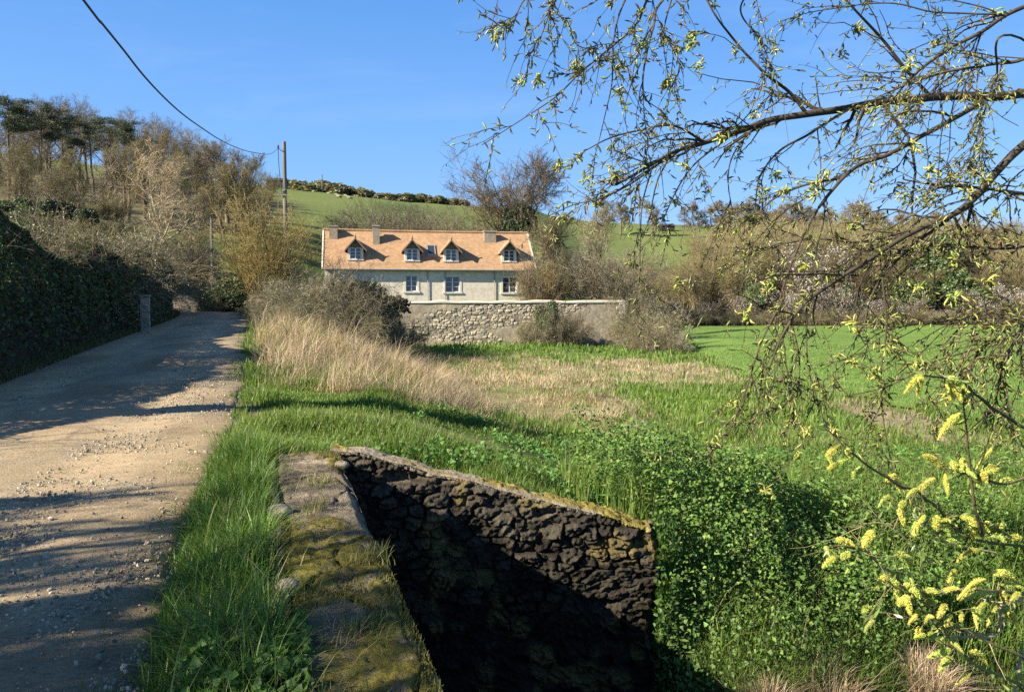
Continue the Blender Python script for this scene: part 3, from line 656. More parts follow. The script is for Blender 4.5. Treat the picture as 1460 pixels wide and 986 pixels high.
# moss cushions and small grass tufts growing on the parapet top
n = 42000; s = rng.random(n)*Lp; q = -rng.random(n)*wpar(s); mo = fbm(xyz(s*1.5, q*3.1), 4, 106)+.26*(1-ss(1.2, 4.2, s))-.12*ss(4.2, 6.2, s)
k = mo > .46; s, q = s[k], q[k]; n = len(s); p0 = par_point(s, q, np.full(n, ztop+.0)); h = .010+.022*rng.random(n)**2
G = Geo().add(*blades(p0, h, wind(n, .8, h), .004+.003*rng.random(n), pick([(.19, .16, .035), (.14, .13, .03), (.24, .2, .06), (.11, .12, .03)], n), 2))
for s0, q0 in ((4.55, -.3), (3.4, -.1), (2.5, -.25), (5.3, -.25), (1.9, -.42)):
    n = 130; s = s0+rng.normal(0, .09, n); q = q0+rng.normal(0, .07, n); h = .04+.09*rng.random(n)
    G.add(*blades(par_point(s, q, np.full(n, ztop)), h, wind(n, .8, h), .004+.003*rng.random(n), pick([(.3, .24, .12), (.14, .17, .04), (.2, .19, .06)], n), 3))
tag(G.build('parapet_moss', m_straw), 'moss and tiny grass tufts growing on the parapet top', 'moss', kind='stuff')
# ================================================================== FARMHOUSE
HA = math.radians(11.5); HF = np.array([math.cos(HA), math.sin(HA), 0]); HN = np.array([-math.sin(HA), math.cos(HA), 0])   # along the facade, and away from us
H0 = np.array([-16.85, 68.0, 0.0]); HL, HD, EAVE, RIDGE, OV = 19.4, 6.6, 4.35, 8.05, .42
house = empty('farmhouse', (H0[0], H0[1], 0), HA)
tag(house, 'long cream stone farmhouse with orange tiled roof and four dormers', 'farmhouse')
# local axes: x along the facade from the left end, y into the house, z up
m_wallh = mat_noise('cream_rubble', [(.3, (.52, .455, .36)), (.5, (.65, .58, .47)), (.72, (.74, .67, .56))], 3.2, .95, .3, .02, 5, False, .1)
m_frame = mat_noise('white_paint', [(.3, (.72, .72, .70)), (.7, (.80, .80, .78))], 3, .5, 0)
m_trim = mat_noise('pale_render', [(.3, (.60, .55, .45)), (.7, (.70, .65, .55))], 3, .9, .2, .01)
m_glass, nt, N, L = nmat('window_glass'); f, _ = noise(nt, 1.5, 2); out(nt, principled(nt, (.035, .045, .06), .07, bumpn(nt, f, .05, .02), .8))
m_lead = mat_noise('zinc', [(.3, (.22, .22, .22)), (.7, (.32, .31, .3))], 3, .5, 0)
# clay tiles: rows and courses
m_tile, nt, N, L = nmat('clay_tiles')
tc = nt.nodes.new('ShaderNodeTexCoord'); mp = nt.nodes.new('ShaderNodeMapping'); L.new(tc.outputs['Object'], mp.inputs[0])
br = node(nt, 'ShaderNodeTexBrick', Scale=1.0); br.inputs['Brick Width'].default_value = .2; br.inputs['Row Height'].default_value = .12; br.inputs['Mortar Size'].default_value = .012
br.inputs['Color1'].default_value = (.35, .225, .13, 1); br.inputs['Color2'].default_value = (.45, .305, .185, 1); br.inputs['Mortar'].default_value = (.30, .15, .08, 1)
L.new(mp.outputs[0], br.inputs[0]); f, _ = noise(nt, .9, 6, .65); f2, _ = noise(nt, 14, 4)
c = mixc(nt, br.outputs[0], ramp(nt, f, [(.28, (.62, .68, .66)), (.45, (.95, .95, .93)), (.7, (1.15, 1.13, 1.08))]), 1.0, 'MULTIPLY')
c = mixc(nt, c, ramp(nt, f2, [(.35, (.85, .85, .85)), (.65, (1.12, 1.12, 1.1))]), 1.0, 'MULTIPLY')
out(nt, principled(nt, c, .9, bumpn(nt, br.outputs['Fac'], -.4, .03), .15))
WY = OV   # facade plane sits behind the eaves edge
G = Geo(); WT = EAVE+OV*.9-.12
wins = [(7.85, 1.02, 1.42, 2.28), (11.65, 1.30, 1.42, 2.22), (17.05, 1.30, 1.42, 2.18)]     # centre along the facade, width, height, sill height
# front wall pieced round the openings
xs = [0.1]; 
for cx, ww, hh, sz in wins: xs += [cx-ww/2, cx+ww/2]
xs.append(HL-.1)
for i in range(len(xs)-1):
    if i % 2 == 0: G.box((xs[i], WY, -1.5), (xs[i+1], WY+.45, WT))
    else:
        cx, ww, hh, sz = wins[i//2]
        G.box((xs[i], WY, -1.5), (xs[i+1], WY+.45, sz)); G.box((xs[i], WY, sz+hh), (xs[i+1], WY+.45, WT))
front = G.build('wall', m_wallh, house)
mid = HD/2+OV
for x0 in (.1, HL-.5):
    G = Geo()
    pr = np.array([(WY+.45, -1.5), (HD+OV, -1.5), (HD+OV, WT), (mid, RIDGE-.15), (WY+.45, WT+.35), ])
    v = np.concatenate([np.c_[np.full(5, x0), pr], np.c_[np.full(5, x0+.4), pr]])
    G.add(v, [np.array([[0, 1, 2, 3, 4], [9, 8, 7, 6, 5]]), np.array([[i, (i+1) % 5+0, (i+1) % 5+5, i+5] for i in range(5)])])
    G.build('gable_wall', m_wallh, house)
G = Geo().box((.5, HD+OV-.4, -1.5), (HL-.5, HD+OV, WT)); G.build('back_wall', m_wallh, house)
# roof: two slabs and a ridge
def rz_(y): return EAVE+(RIDGE-EAVE)*y/(mid)
G = Geo()
ny_ = 30; nx_ = 80
for side in (0, 1):
    yy = np.linspace(0, mid, ny_); xx = np.linspace(-.12, HL+.12, nx_); XX, YY = np.meshgrid(xx, yy, indexing='ij')
    ZZ = rz_(YY)+(fbm(xyz(XX*.5, YY*.7), 3, 200+side)-.5)*.12-.06*np.sin(PI*(XX/HL).clip(0, 1))
    YW = YY if side == 0 else 2*mid-YY
    for dz in (0, -.12):
        i = np.arange(nx_*ny_).reshape(nx_, ny_); q = np.stack([i[:-1, :-1], i[1:, :-1], i[1:, 1:], i[:-1, 1:]], -1).reshape(-1, 4)
        G.add(xyz(XX, YW, ZZ+dz).reshape(-1, 3), q)
    e = np.array([[-.12, YW[0, 0], ZZ[0, 0]], [-.12, YW[0, -1], ZZ[0, -1]], [-.12, YW[0, -1], ZZ[0, -1]-.12], [-.12, YW[0, 0], ZZ[0, 0]-.12]])
    G.add(e, [[0, 1, 2, 3]]); e2 = e+[HL+.24, 0, 0]; e2[:, 2] += ZZ[-1, 0]-ZZ[0, 0]; G.add(e2, [[0, 1, 2, 3]])
    v = np.concatenate([xyz(XX[:, 0], YW[:, 0], ZZ[:, 0]), xyz(XX[:, 0], YW[:, 0], ZZ[:, 0]-.12)]); G.add(v, [[k, k+1, k+1+nx_, k+nx_] for k in range(nx_-1)])
roof = G.build('roof', m_tile, house)
xx = np.linspace(-.12, HL+.12, 60); rp = xyz(xx, mid, RIDGE+.0-.06*np.sin(PI*(xx/HL).clip(0, 1))+.03)
Geo().add(*tubes(rp[None], np.full((1, 60), .12), 8), (.9, .8, .7)).build('ridge_tiles', m_tile, roof)
for x0 in (-.15, HL+.03):   # mortar verge strips up both gables
    G = Geo()
    for s_ in (0, 1):
        a = np.array([0.0, mid]); yw = a if s_ == 0 else 2*mid-a
        v = np.array([[x0+dx, yw[k], rz_(a[k])+dz] for k in (0, 1) for dx in (0, .13) for dz in (-.12, .07)])
        G.add(v, [[0, 1, 3, 2], [4, 6, 7, 5], [0, 4, 5, 1], [2, 3, 7, 6], [0, 2, 6, 4], [1, 5, 7, 3]])
    G.build('verge_mortar', m_trim, roof)
G = Geo(); G.add(*tubes(xyz(np.linspace(-.1, HL+.1, 12), -.05, EAVE-.1)[None], np.full((1, 12), .07), 8)); G.build('gutter', m_lead, roof)
G = Geo().box((.1, .03, EAVE-.13), (HL-.1, OV-.003, EAVE-.06)); G.build('soffit', m_lead, roof)
for x0 in (9.35, 10.95, 15.6):
    Geo().add(*tubes(np.array([[[x0, WY-.08, EAVE-.05], [x0, WY-.08, 2.2], [x0, WY-.08, .2]]]), np.full((1, 3), .035), 8)).build('downpipe', m_lead, house)
def casement(parent_, cx, y, z0, ww, hh, cols=2, rows=3, arch=0):
    """window set in an opening: frame with sash bars, glass behind"""
    G = Geo(); b = .055
    G.box((cx-ww/2, y, z0), (cx-ww/2+b, y+.08, z0+hh)); G.box((cx+ww/2-b, y, z0), (cx+ww/2, y+.08, z0+hh))
    G.box((cx-ww/2+b, y, z0), (cx+ww/2-b, y+.08, z0+b)); G.box((cx-ww/2+b, y, z0+hh-b), (cx+ww/2-b, y+.08, z0+hh))
    G.box((cx-.05, y-.012, z0+b), (cx+.05, y+.07, z0+hh-b))
    for sgn in (-1, 1):
        a0, a1 = (cx-ww/2+b, cx-.05) if sgn < 0 else (cx+.05, cx+ww/2-b)
        for k in range(1, rows): zz = z0+b+(hh-2*b)*k/rows; G.box((a0, y+.01, zz-.016), (a1, y+.06, zz+.016))
    fr = G.build('window', m_frame, parent_)
    Geo().box((cx-ww/2+.02, y+.045, z0+.02), (cx+ww/2-.02, y+.052, z0+hh-.02)).build('pane', m_glass, fr)
    return fr
for cx, ww, hh, sz in wins:
    wf = casement(house, cx, WY+.16, sz, ww, hh)
    G = Geo(); t = .2
    G.box((cx-ww/2-t, WY-.035, sz), (cx-ww/2-.002, WY+.14, sz+hh)); G.box((cx+ww/2+.002, WY-.035, sz), (cx+ww/2+t, WY+.14, sz+hh)); G.box((cx-ww/2-t, WY-.035, sz+hh+.002), (cx+ww/2+t, WY+.14, sz+hh+.2))
    G.build('surround', m_trim, wf)
    Geo().box((cx-ww/2-t-.06, WY-.10, sz-.15), (cx+ww/2+t+.06, WY+.14, sz-.003)).build('sill', m_trim, wf)
m_oak = mat_noise('grey_oak', [(.3, (.17, .13, .09)), (.7, (.27, .21, .15))], 4, .8, .3, .01)
for k, (cx, z0) in enumerate([(2.85, 5.18), (7.95, 5.13), (11.55, 5.12), (17.05, 5.12)]):
    y0 = (z0-EAVE)*mid/(RIDGE-EAVE)-.12; hw, he, ga = .70, 1.06, .82
    G = Geo(); zt = z0+he
    # front with opening, cheeks and gable
    G.box((cx-hw, y0, z0-.2), (cx-.5, y0+.14, zt)); G.box((cx+.5, y0, z0-.2), (cx+hw, y0+.14, zt)); G.box((cx-.5, y0, z0-.2), (cx+.5, y0+.14, z0)); 
    yb = (zt-EAVE)*mid/(RIDGE-EAVE)
    for sx in (-1, 1):
        xa, xb = (cx-hw, cx-hw+.12) if sx < 0 else (cx+hw-.12, cx+hw)
        v = np.array([[xa, y0+.14, z0-.2], [xa, y0+.14, zt], [xa, yb+.1, zt], [xb, y0+.14, z0-.2], [xb, y0+.14, zt], [xb, yb+.1, zt]])
        G.add(v, [np.array([[0, 1, 2], [3, 5, 4]]), np.array([[0, 3, 4, 1], [1, 4, 5, 2], [0, 2, 5, 3]])])
    dm = G.build('dormer', m_trim, house)
    G = Geo(); pr = [(-hw, zt), (hw, zt), (hw*.0, zt+ga*.86)]
    v = np.array([[cx+a, y0+.02, b] for a, b in pr]+[[cx+a, y0+.12, b] for a, b in pr]); G.add(v, [np.array([[0, 1, 2], [5, 4, 3]])])
    for (xa, za), (xb, zb) in (((-hw, zt+.03), (hw, zt+.03)), ((0, zt), (0, zt+ga*.8))):
        G.box((cx+min(xa, xb)-.05, y0-.02, min(za, zb)-.05), (cx+max(xa, xb)+.05, y0+.018, max(za, zb)+.05))
    G.build('gable', m_oak, dm)
    G = Geo(); oh = .28; yr = (zt+ga-EAVE)*mid/(RIDGE-EAVE)
    for sx in (-1, 1):
        dxo = hw+oh; zo = zt-ga*oh/hw*.92; ybo = (zo-EAVE)*mid/(RIDGE-EAVE)
        v = []
        for dz in (0.06, -.06): v += [[cx, y0-.42, zt+ga+dz], [cx+sx*dxo, y0-.42, zo+dz], [cx+sx*dxo, max(ybo, y0)+.05, zo+dz], [cx, yr+.15, zt+ga+dz]]
        G.add(np.array(v), [[0, 1, 2, 3], [4, 7, 6, 5], [0, 4, 5, 1], [1, 5, 6, 2]], (1, 1, 1))
    G.add(*tubes(np.array([[[cx, y0-.44, zt+ga+.06], [cx, (y0+yr)/2, zt+ga+.06], [cx, yr, zt+ga+.06]]]), np.full((1, 3), .08), 6))
    G.build('dormer_roof', m_tile, dm)
    G = Geo()
    for sx in (-1, 1):
        v = []
        for dy in (-.46, -.425):
            for dz in (.05, -.10): v += [[cx, y0+dy, zt+ga+dz], [cx+sx*(hw+oh), y0+dy, zt-ga*oh/hw*.92+dz]]
        G.add(np.array(v), [[0, 1, 3, 2], [4, 6, 7, 5], [0, 4, 5, 1], [2, 3, 7, 6], [1, 5, 7, 3]])
    G.build('bargeboard', m_oak, dm)
    wf = casement(dm, cx, y0+.04, z0, 1.0, he-.02, rows=3)
    Geo().box((cx-hw-.04, y0-.10, z0-.1), (cx+hw+.04, y0-.003, z0-.02)).build('sill', m_trim, wf)
    bpt = np.array([[[cx, y0-.4, zt+ga+.1], [cx, y0-.4, zt+ga+.28], [cx, y0-.4, zt+ga+.4]]]); Geo().add(*tubes(bpt, np.array([[.05, .07, .015]]), 6)).build('finial', m_tile, dm)
y0 = 1.42; z0 = rz_(y0); sl_ = (RIDGE-EAVE)/mid
G = Geo(); 
def slope_box(x0, x1, ya, yb, h0, h1, c=(1, 1, 1)):
    v = np.array([[x, y, rz_(y)+h] for x in (x0, x1) for y in (ya, yb) for h in (h0, h1)]); G.add(v, [[0, 1, 3, 2], [4, 6, 7, 5], [0, 4, 5, 1], [2, 3, 7, 6], [0, 2, 6, 4], [1, 5, 7, 3]], c)
for x0, x1, ya, yb in ((9.42, 9.5, 1.25, 2.25), (10.12, 10.2, 1.25, 2.25), (9.5, 10.12, 1.25, 1.33), (9.5, 10.12, 2.17, 2.25)): slope_box(x0, x1, ya, yb, -.02, .13)
sk = G.build('skylight', m_lead, house); G = Geo(); slope_box(9.5, 10.12, 1.33, 2.17, .05, .08); G.build('pane', m_glass, sk)
m_brickc = mat_noise('chimney_render', [(.3, (.20, .165, .12)), (.7, (.36, .31, .24))], 4, .95, .5, .02)
for cx, cy, ww, dd, z0, z1 in ((.85, 3.1, .75, .62, 7.0, 8.4), (4.75, 2.65, .62, .62, 6.5, 8.45), (15.6, 3.0, 1.15, .6, 6.9, 8.15)):
    ch = Geo().box((cx-ww/2, cy-dd/2, z0), (cx+ww/2, cy+dd/2, z1-.15)).box((cx-ww/2-.06, cy-dd/2-.06, z1-.147), (cx+ww/2+.06, cy+dd/2+.06, z1)).build('chimney', m_brickc, roof)
# ================================================================== OLD TERRACE WALL
TW0 = at(515, 470, 58.5)[:2]; TW1 = at(889, 470, 61.5)[:2]; TLN = np.linalg.norm(TW1-TW0); td = (TW1-TW0)/TLN; tn = np.array([td[1], -td[0]])
us = np.linspace(0, TLN, 560); vs = np.linspace(0, 1, 110); U, V = np.meshgrid(us, vs, indexing='ij')
TT = 1.27; zz = -2.9+(TT+2.9)*V
wv = (fbm(xyz(U*1.6, zz*1.6), 3, 220)-.5)*.22
jd, cid, lx, ly = masonry(U+wv, zz+wv*.7, .36, .19, 23); joint = ss(.04, .2, jd)
rend = ss(.56, .64, fbm(xyz(U*.42, zz*.8+4), 5, 221)+.13*np.exp(-((U-6.3)/1.6)**2)*ss(.2, -1.4, zz)+.1*np.exp(-((U-3.2)/1.)**2)*ss(-1.2, .8, zz)+.2*np.exp(-((U-TLN+2.2)/1.5)**2))
d = (.04*joint+.06*(cid-.5)*joint)*(1-rend)+.05*rend+.06*(fbm(xyz(U*2, zz*2), 3, 222)-.5)
cc = np.array([.40, .345, .26])[None, None]*(.55+.75*cid)[..., None]*(.58+.42*joint)[..., None]
rc = np.array([.34, .29, .22])*(.75+.5*fbm(xyz(U*.8, zz*.8), 4, 223))[..., None]
cc = cc*(1-rend[..., None])+rc*rend[..., None]
Pw = np.stack([TW0[0]+td[0]*U+tn[0]*d, TW0[1]+td[1]*U+tn[1]*d, zz], -1)
i = np.arange(U.size).reshape(U.shape)
G = Geo().add(Pw.reshape(-1, 3), np.stack([i[:-1, :-1], i[1:, :-1], i[1:, 1:], i[:-1, 1:]], -1).reshape(-1, 4), cc.reshape(-1, 3))
def wl(s, q, z): return [TW0[0]+td[0]*s-tn[0]*q, TW0[1]+td[1]*s-tn[1]*q, z]
e = np.array([wl(TLN, 0, -2.9), wl(TLN, .5, -2.9), wl(TLN, .5, TT), wl(TLN, 0, TT), wl(0, 0, -2.9), wl(0, .5, -2.9), wl(0, .5, TT), wl(0, 0, TT)])
G.add(e, [[0, 1, 2, 3], [5, 4, 7, 6], [1, 5, 6, 2], [3, 2, 6, 7]], (.33, .3, .24))
m_rub = mat_noise('rubble_wall', [(.3, (.7, .7, .7)), (.7, (1.3, 1.28, 1.2))], 4, .95, .6, .03, 14, True, .1)
tw = G.build('garden_wall', m_rub, smooth=True); tag(tw, 'old rubble garden wall with patches of render below the farmhouse', 'stone wall')
us = np.linspace(-.05, TLN+.06, 160); G = Geo(); rings = []
for s in us:
    wob = (vnoise(xyz(s*.8, 3., 0), 225)-.5)*.16; rings.append([wl(s, -.12, TT+.004+wob*.3), wl(s, -.12, TT+.10+wob), wl(s, .25, TT+.19+wob), wl(s, .58, TT+.1+wob), wl(s, .58, TT+.004)])
rings = np.array(rings); i = np.arange(len(us)*5).reshape(-1, 5)
G.add(rings.reshape(-1, 3), [np.stack([i[:-1, :-1], i[1:, :-1], i[1:, 1:], i[:-1, 1:]], -1).reshape(-1, 4), np.array([[0, 1, 2, 3, 4], list(i[-1][::-1])])], (1, 1, 1))
G.build('coping', mat_noise('pale_coping', [(.3, (.52, .45, .33)), (.7, (.66, .58, .45))], 2.5, .95, .5, .03), tw)
G = Geo()
for k in range(13):   # dressed quoins at the free end
    z0 = -2.5+k*.29; w_ = .62 if k % 2 else .4
    v = np.array([wl(TLN-w_*(1-a_)+.03*a_, q, z) for a_ in (0, 1) for q in (-.19, .3) for z in (z0+.01, z0+.28)]); G.add(v, [[0, 1, 3, 2], [4, 6, 7, 5], [0, 4, 5, 1], [2, 3, 7, 6], [0, 2, 6, 4], [1, 5, 7, 3]], np.array([.50, .46, .38])*(.8+.35*rng.random()))
G.build('quoin', m_rub, tw)
# ================================================================== POLES AND CABLE
m_pole = mat_noise('grey_pole_wood', [(.3, (.13, .115, .095)), (.7, (.22, .2, .17))], 5, .9, .4, .01, stretch=(1, 1, .08))
m_iron = mat_noise('dark_iron', [(.3, (.03, .03, .03)), (.7, (.06, .055, .05))], 8, .6, 0)
PD = 47.0; ptop = at(405, 202, PD); pz = gz(ptop[0], PD)
def pole(loc, h):
    r = empty('utility_pole', loc)
    Geo().add(*tubes(np.array([[[0, 0, -.3], [0, 0, h*.5], [0, 0, h]]]), np.array([[.16, .135, .11]]), 14)).add(np.array([[.11*math.cos(a), .11*math.sin(a), h] for a in np.arange(14)*2*PI/14]), [list(range(14))]).build('pole', m_pole, r, True)
    return r
up = pole((ptop[0], PD, pz), ptop[2]-pz); tag(up, 'tall grey wooden utility pole beside the bare hazel, carrying a cable', 'utility pole')
hh = ptop[2]-pz
arm = Geo().add(*tubes(np.array([[[0, -.12, hh-.6], [-.18, -.12, hh-.55], [-.33, -.12, hh-.42]]]), np.full((1, 3), .02), 6)).build('bracket', m_iron, up)
Geo().add(*tubes(np.array([[[-.33, -.12, hh-.42], [-.33, -.12, hh-.32], [-.33, -.12, hh-.22]]]), np.array([[.05, .06, .03]]), 8)).build('insulator', m_iron, arm)
Geo().add(*tubes(smooth_line([[-.33, -.13, hh-.45], [-.30, -.15, hh-1.4], [-.2, -.16, hh-2.6], [-.16, -.16, hh-3.2]], 20)[None], np.full((1, 20), .022), 6)).build('service_cable', m_iron, up)
Geo().box((-.62, -.2, hh-3.28), (.16, -.13, hh-3.2)).add(*tubes(np.array([[[-.55, -.16, hh-3.3], [-.2, -.16, hh-3.1], [.12, -.16, hh-2.9]]]), np.full((1, 3), .03), 6)).build('crossarm', m_pole, up)
at0 = np.array([ptop[0]-.33, PD-.12, ptop[2]-.42])
cab = [at0]
for px, py, d in ((385, 219.5, 41), (362, 217.5, 30.5), (340, 211.5, 24.), (315, 200, 19.5), (290, 184, 16.3), (262, 164, 13.9), (235, 140, 12.2), (205, 108, 10.75), (175, 70, 9.6), (145, 33, 8.75), (118, -1, 8.0)): cab.append(at(px, py, d))
cab += [np.array([-3.1, 2.5, 4.95]), np.array([-.6, -7, 6.0]), np.array([3.2, -22, 9.2])]
cable = Geo().add(*tubes(smooth_line(cab, 260)[None], np.full((1, 260), .013), 6)).build('overhead_cable', m_iron, smooth=True)
tag(cable, 'dark overhead cable sagging across the sky to the utility pole', 'cable')
p2 = pole((3.2, -22.1, 0), 9.6); tag(p2, 'second grey utility pole at the near end of the sagging cable', 'utility pole')
for px, top, bot, d, lab in ((301, 310, 384, 57, 'thin grey wooden post standing on the green slope left of the hazel'), (459, 249, 268, 290, 'thin pole on the skyline above the left end of the farmhouse'), (912, 232, 296, 290, 'thin mast on the skyline behind the willow twigs')):
    t = at(px, top, d); z0 = gz(t[0], d); o = empty('post', (t[0], d, z0)); r = .1 if d < 100 else .22
    Geo().add(*tubes(np.array([[[0, 0, -.5], [0, 0, (t[2]-z0)/2], [.02, 0, t[2]-z0]]]), np.array([[r, r*.9, r*.8]]), 8)).build('pole', m_pole, o)
    Geo().add(*tubes(np.array([[[0, 0, t[2]-z0-.02], [0, 0, t[2]-z0+.06], [0, 0, t[2]-z0+.12]]]), np.array([[r, r*.8, r*.2]]), 8)).build('cap', m_iron, o)
    tag(o, lab, 'post')
# fence posts on the green slope
G0 = None
for k, (px, py, d) in enumerate([(318, 322, 72), (330, 318, 75), (343, 315, 78), (356, 312, 81), (368, 308, 84), (381, 303, 87)]):
    t = at(px, py, d); z0 = gz(t[0], d)
    if G0 is None: G0 = Geo().add(*tubes(np.array([[[0, 0, -.3], [0, 0, .8], [0, 0, 1.5], [0, 0, 1.58]]]), np.array([[.07, .065, .06, .01]]), 7)).mesh('fence_post', m_pole)
    o = link('fence_post', G0); o.location = (t[0], d, z0); tag(o, 'weathered wooden fence post in the line climbing the green slope left of the utility pole', 'fence post', 'fence posts on the green slope')
# gate pillar in the ivy hedge
t = at(212, 440, 27.); z0 = gz(t[0], 27.); gp = empty('gate_pillar', (t[0]-.12, 27., z0), .34); tag(gp, 'pale stone gate pillar standing out of the dark ivy hedge', 'pillar')
m_gp = mat_noise('pillar_stone', [(.3, (.2, .185, .16)), (.7, (.36, .33, .28))], 3, .95, .6, .03)
g = Geo()
for k in range(5): j = rng.normal(0, .01, 2); g.box((-.14+j[0], -.14+j[1], k*.26-.02), (.14+j[0], .14+j[1], k*.26+.235))
g.build('shaft', m_gp, gp); Geo().box((-.17, -.17, 1.28), (.17, .17, 1.36)).build('cap', m_gp, gp)
# distant sheds on the ridge
m_shed = mat_noise('shed_boards', [(.3, (.022, .02, .018)), (.7, (.04, .036, .03))], 2, .9, .3, .03)
m_shr = mat_noise('shed_roof', [(.3, (.04, .04, .04)), (.7, (.07, .065, .06))], 2, .8, .2, .03)
for px, py, d, ww, hh, lab in ((393, 281, 205, 5.0, 2.0, 'dark low shed on the hill behind the utility pole'), (953, 304, 262, 4.6, 2.0, 'dark shed on the ridge seen through the willow twigs')):
    t = at(px, py, d); z0 = gz(t[0], d); o = empty('field_shed', (t[0], d, z0), .1); tag(o, lab, 'shed')
    Geo().box((-ww/2, 0, -.6), (ww/2, 4, hh)).build('wall', m_shed, o)
    v = np.array([[x, y, z] for x in (-ww/2-.2, ww/2+.2) for y, z in ((-.3, hh+.01), (2, hh+.9), (4.3, hh+.01))]); Geo().add(v, [np.array([[0, 1, 2], [5, 4, 3]]), np.array([[0, 3, 4, 1], [1, 4, 5, 2], [0, 2, 5, 3]])]).build('roof', m_shr, o)
    Geo().box((-.8, -.06, -.3), (.8, -.003, hh*.75)).build('door', m_shr, o)
# ================================================================== TREES: GROWTH
def grow(P, R, m, t0, t1, a0, a1, lf, n, rr, up=0., wig=.12, g=None, end=.3, rmin=.004):
    """children sprouting from every parent line: m each, between t0 and t1 of its length, at angles a0..a1 degrees"""
    B, n0 = P.shape[:2]; k = B*m; ix = np.repeat(np.arange(B), m)
    t = t0+(t1-t0)*((np.tile(np.arange(m), B)+g.random(k))/m)
    fp = t*(n0-1); i = np.minimum(fp.astype(int), n0-2); fr = (fp-i)[:, None]
    base = P[ix, i]*(1-fr)+P[ix, i+1]*fr; tan = unit(P[ix, i+1]-P[ix, i]); rad = R[ix, i]*(1-fr[:, 0])+R[ix, i+1]*fr[:, 0]
    plen = np.linalg.norm(np.diff(P, axis=1), axis=2).sum(1)[ix]
    ref = g.normal(size=(k, 3)); pe = unit(np.cross(tan, ref)); a = np.radians(a0+(a1-a0)*g.random(k))[:, None]
    d = unit(np.cos(a)*tan+np.sin(a)*pe); L = lf(t, plen)*(.7+.6*g.random(k))
    Q = np.empty((k, n, 3)); Q[:, 0] = base; pos = base.copy()
    for j in range(1, n):
        d = unit(d+wig*g.normal(size=(k, 3))+np.array([0, 0, up])); pos = pos+d*(L/(n-1))[:, None]; Q[:, j] = pos
    r0 = np.maximum(rad*rr, rmin); RR = np.maximum(r0[:, None]*np.linspace(1, end, n)[None], rmin*.5)
    return Q, RR
m_bark = mat_bark('tree_bark'); m_twig = mat_bark('twigs', 20, .22); m_fol = mat_leaf('foliage', .3, .45, .05, hue_var=.18); m_needle = mat_leaf('pine_needles', .15, .5, .05); m_blos = mat_leaf('blossom_petals', .35, .6, .02)
def buds(Q, k, size, cols, g, spread=.12):
    """small leaves or buds along twigs"""
    B, n = Q.shape[:2]; ix = g.integers(0, B, k); t = g.random(k)*(n-1.001); i = t.astype(int); f = (t-i)[:, None]
    p = Q[ix, i]*(1-f)+Q[ix, i+1]*f+g.normal(0, spread, (k, 3)); return scatter(LEAF_V, LEAF_F, p, frames(g.normal(size=(k, 3)), g), size*(.6+.8*g.random(k)), pick(cols, k, .2, g))
GREYB = (.165, .135, .10); TW = (.20, .15, .095)
def deciduous(seed, H=12., bole=.22, spread=1.0, twc=TW, bark=GREYB, up=.10, bcol=None, nb=2500, lvl=(11, 7, 6, 5), ang=(32, 66), rt=.024, bsz=.13):
    g = np.random.default_rng(seed); n = 9
    z = np.linspace(0, 1, n); P = np.zeros((1, n, 3)); P[0, :, 2] = z*H*.82; P[0, :, :2] = np.cumsum(g.normal(0, .022*H, (n, 2)), 0)*z[:, None]
    R = (H*.024*np.array([1.35]+list(np.linspace(1, .22, n-1))))[None]
    def crownlen(t, L): return H*.42*spread*np.sqrt(np.clip(1-((t-.42)/.75)**2, .05, 1))
    P1, R1 = grow(P, R, lvl[0], bole, 1., *ang, crownlen, 8, .55, up, .10, g, .25)
    P2, R2 = grow(P1, R1, lvl[1], .2, 1., 25, 58, lambda t, L: L*(.62-.3*t), 6, .55, up*.8, .13, g, .3, .012)
    P3, R3 = grow(P2, R2, lvl[2], .15, 1., 25, 60, lambda t, L: L*(.62-.25*t), 5, .55, up*.5, .15, g, .4, rt*.5)
    P4, R4 = grow(P3, R3, lvl[3], .1, 1., 25, 65, lambda t, L: np.maximum(L*.6, .25), 4, .6, up*.3, .18, g, .5, rt*.36)
    T = Geo()
    for Q, r, s_ in ((P, R, 9), (P1, R1, 6), (P2, R2, 4)): T.add(*tubes(Q, r, s_), tcol(bark, len(Q), Q.shape[1], s_, .08, g))
    Cw = Geo()
    for Q, r in ((P3, R3), (P4, R4)): Cw.add(*tubes(Q, r, 3), tcol(twc, len(Q), Q.shape[1], 3, .22, g))
    if bcol: Cw.add(*buds(P4, nb, bsz, bcol, g))
    return T.mesh('trunk', m_bark, True), Cw.mesh('crown', m_twig if not bcol else m_fol)
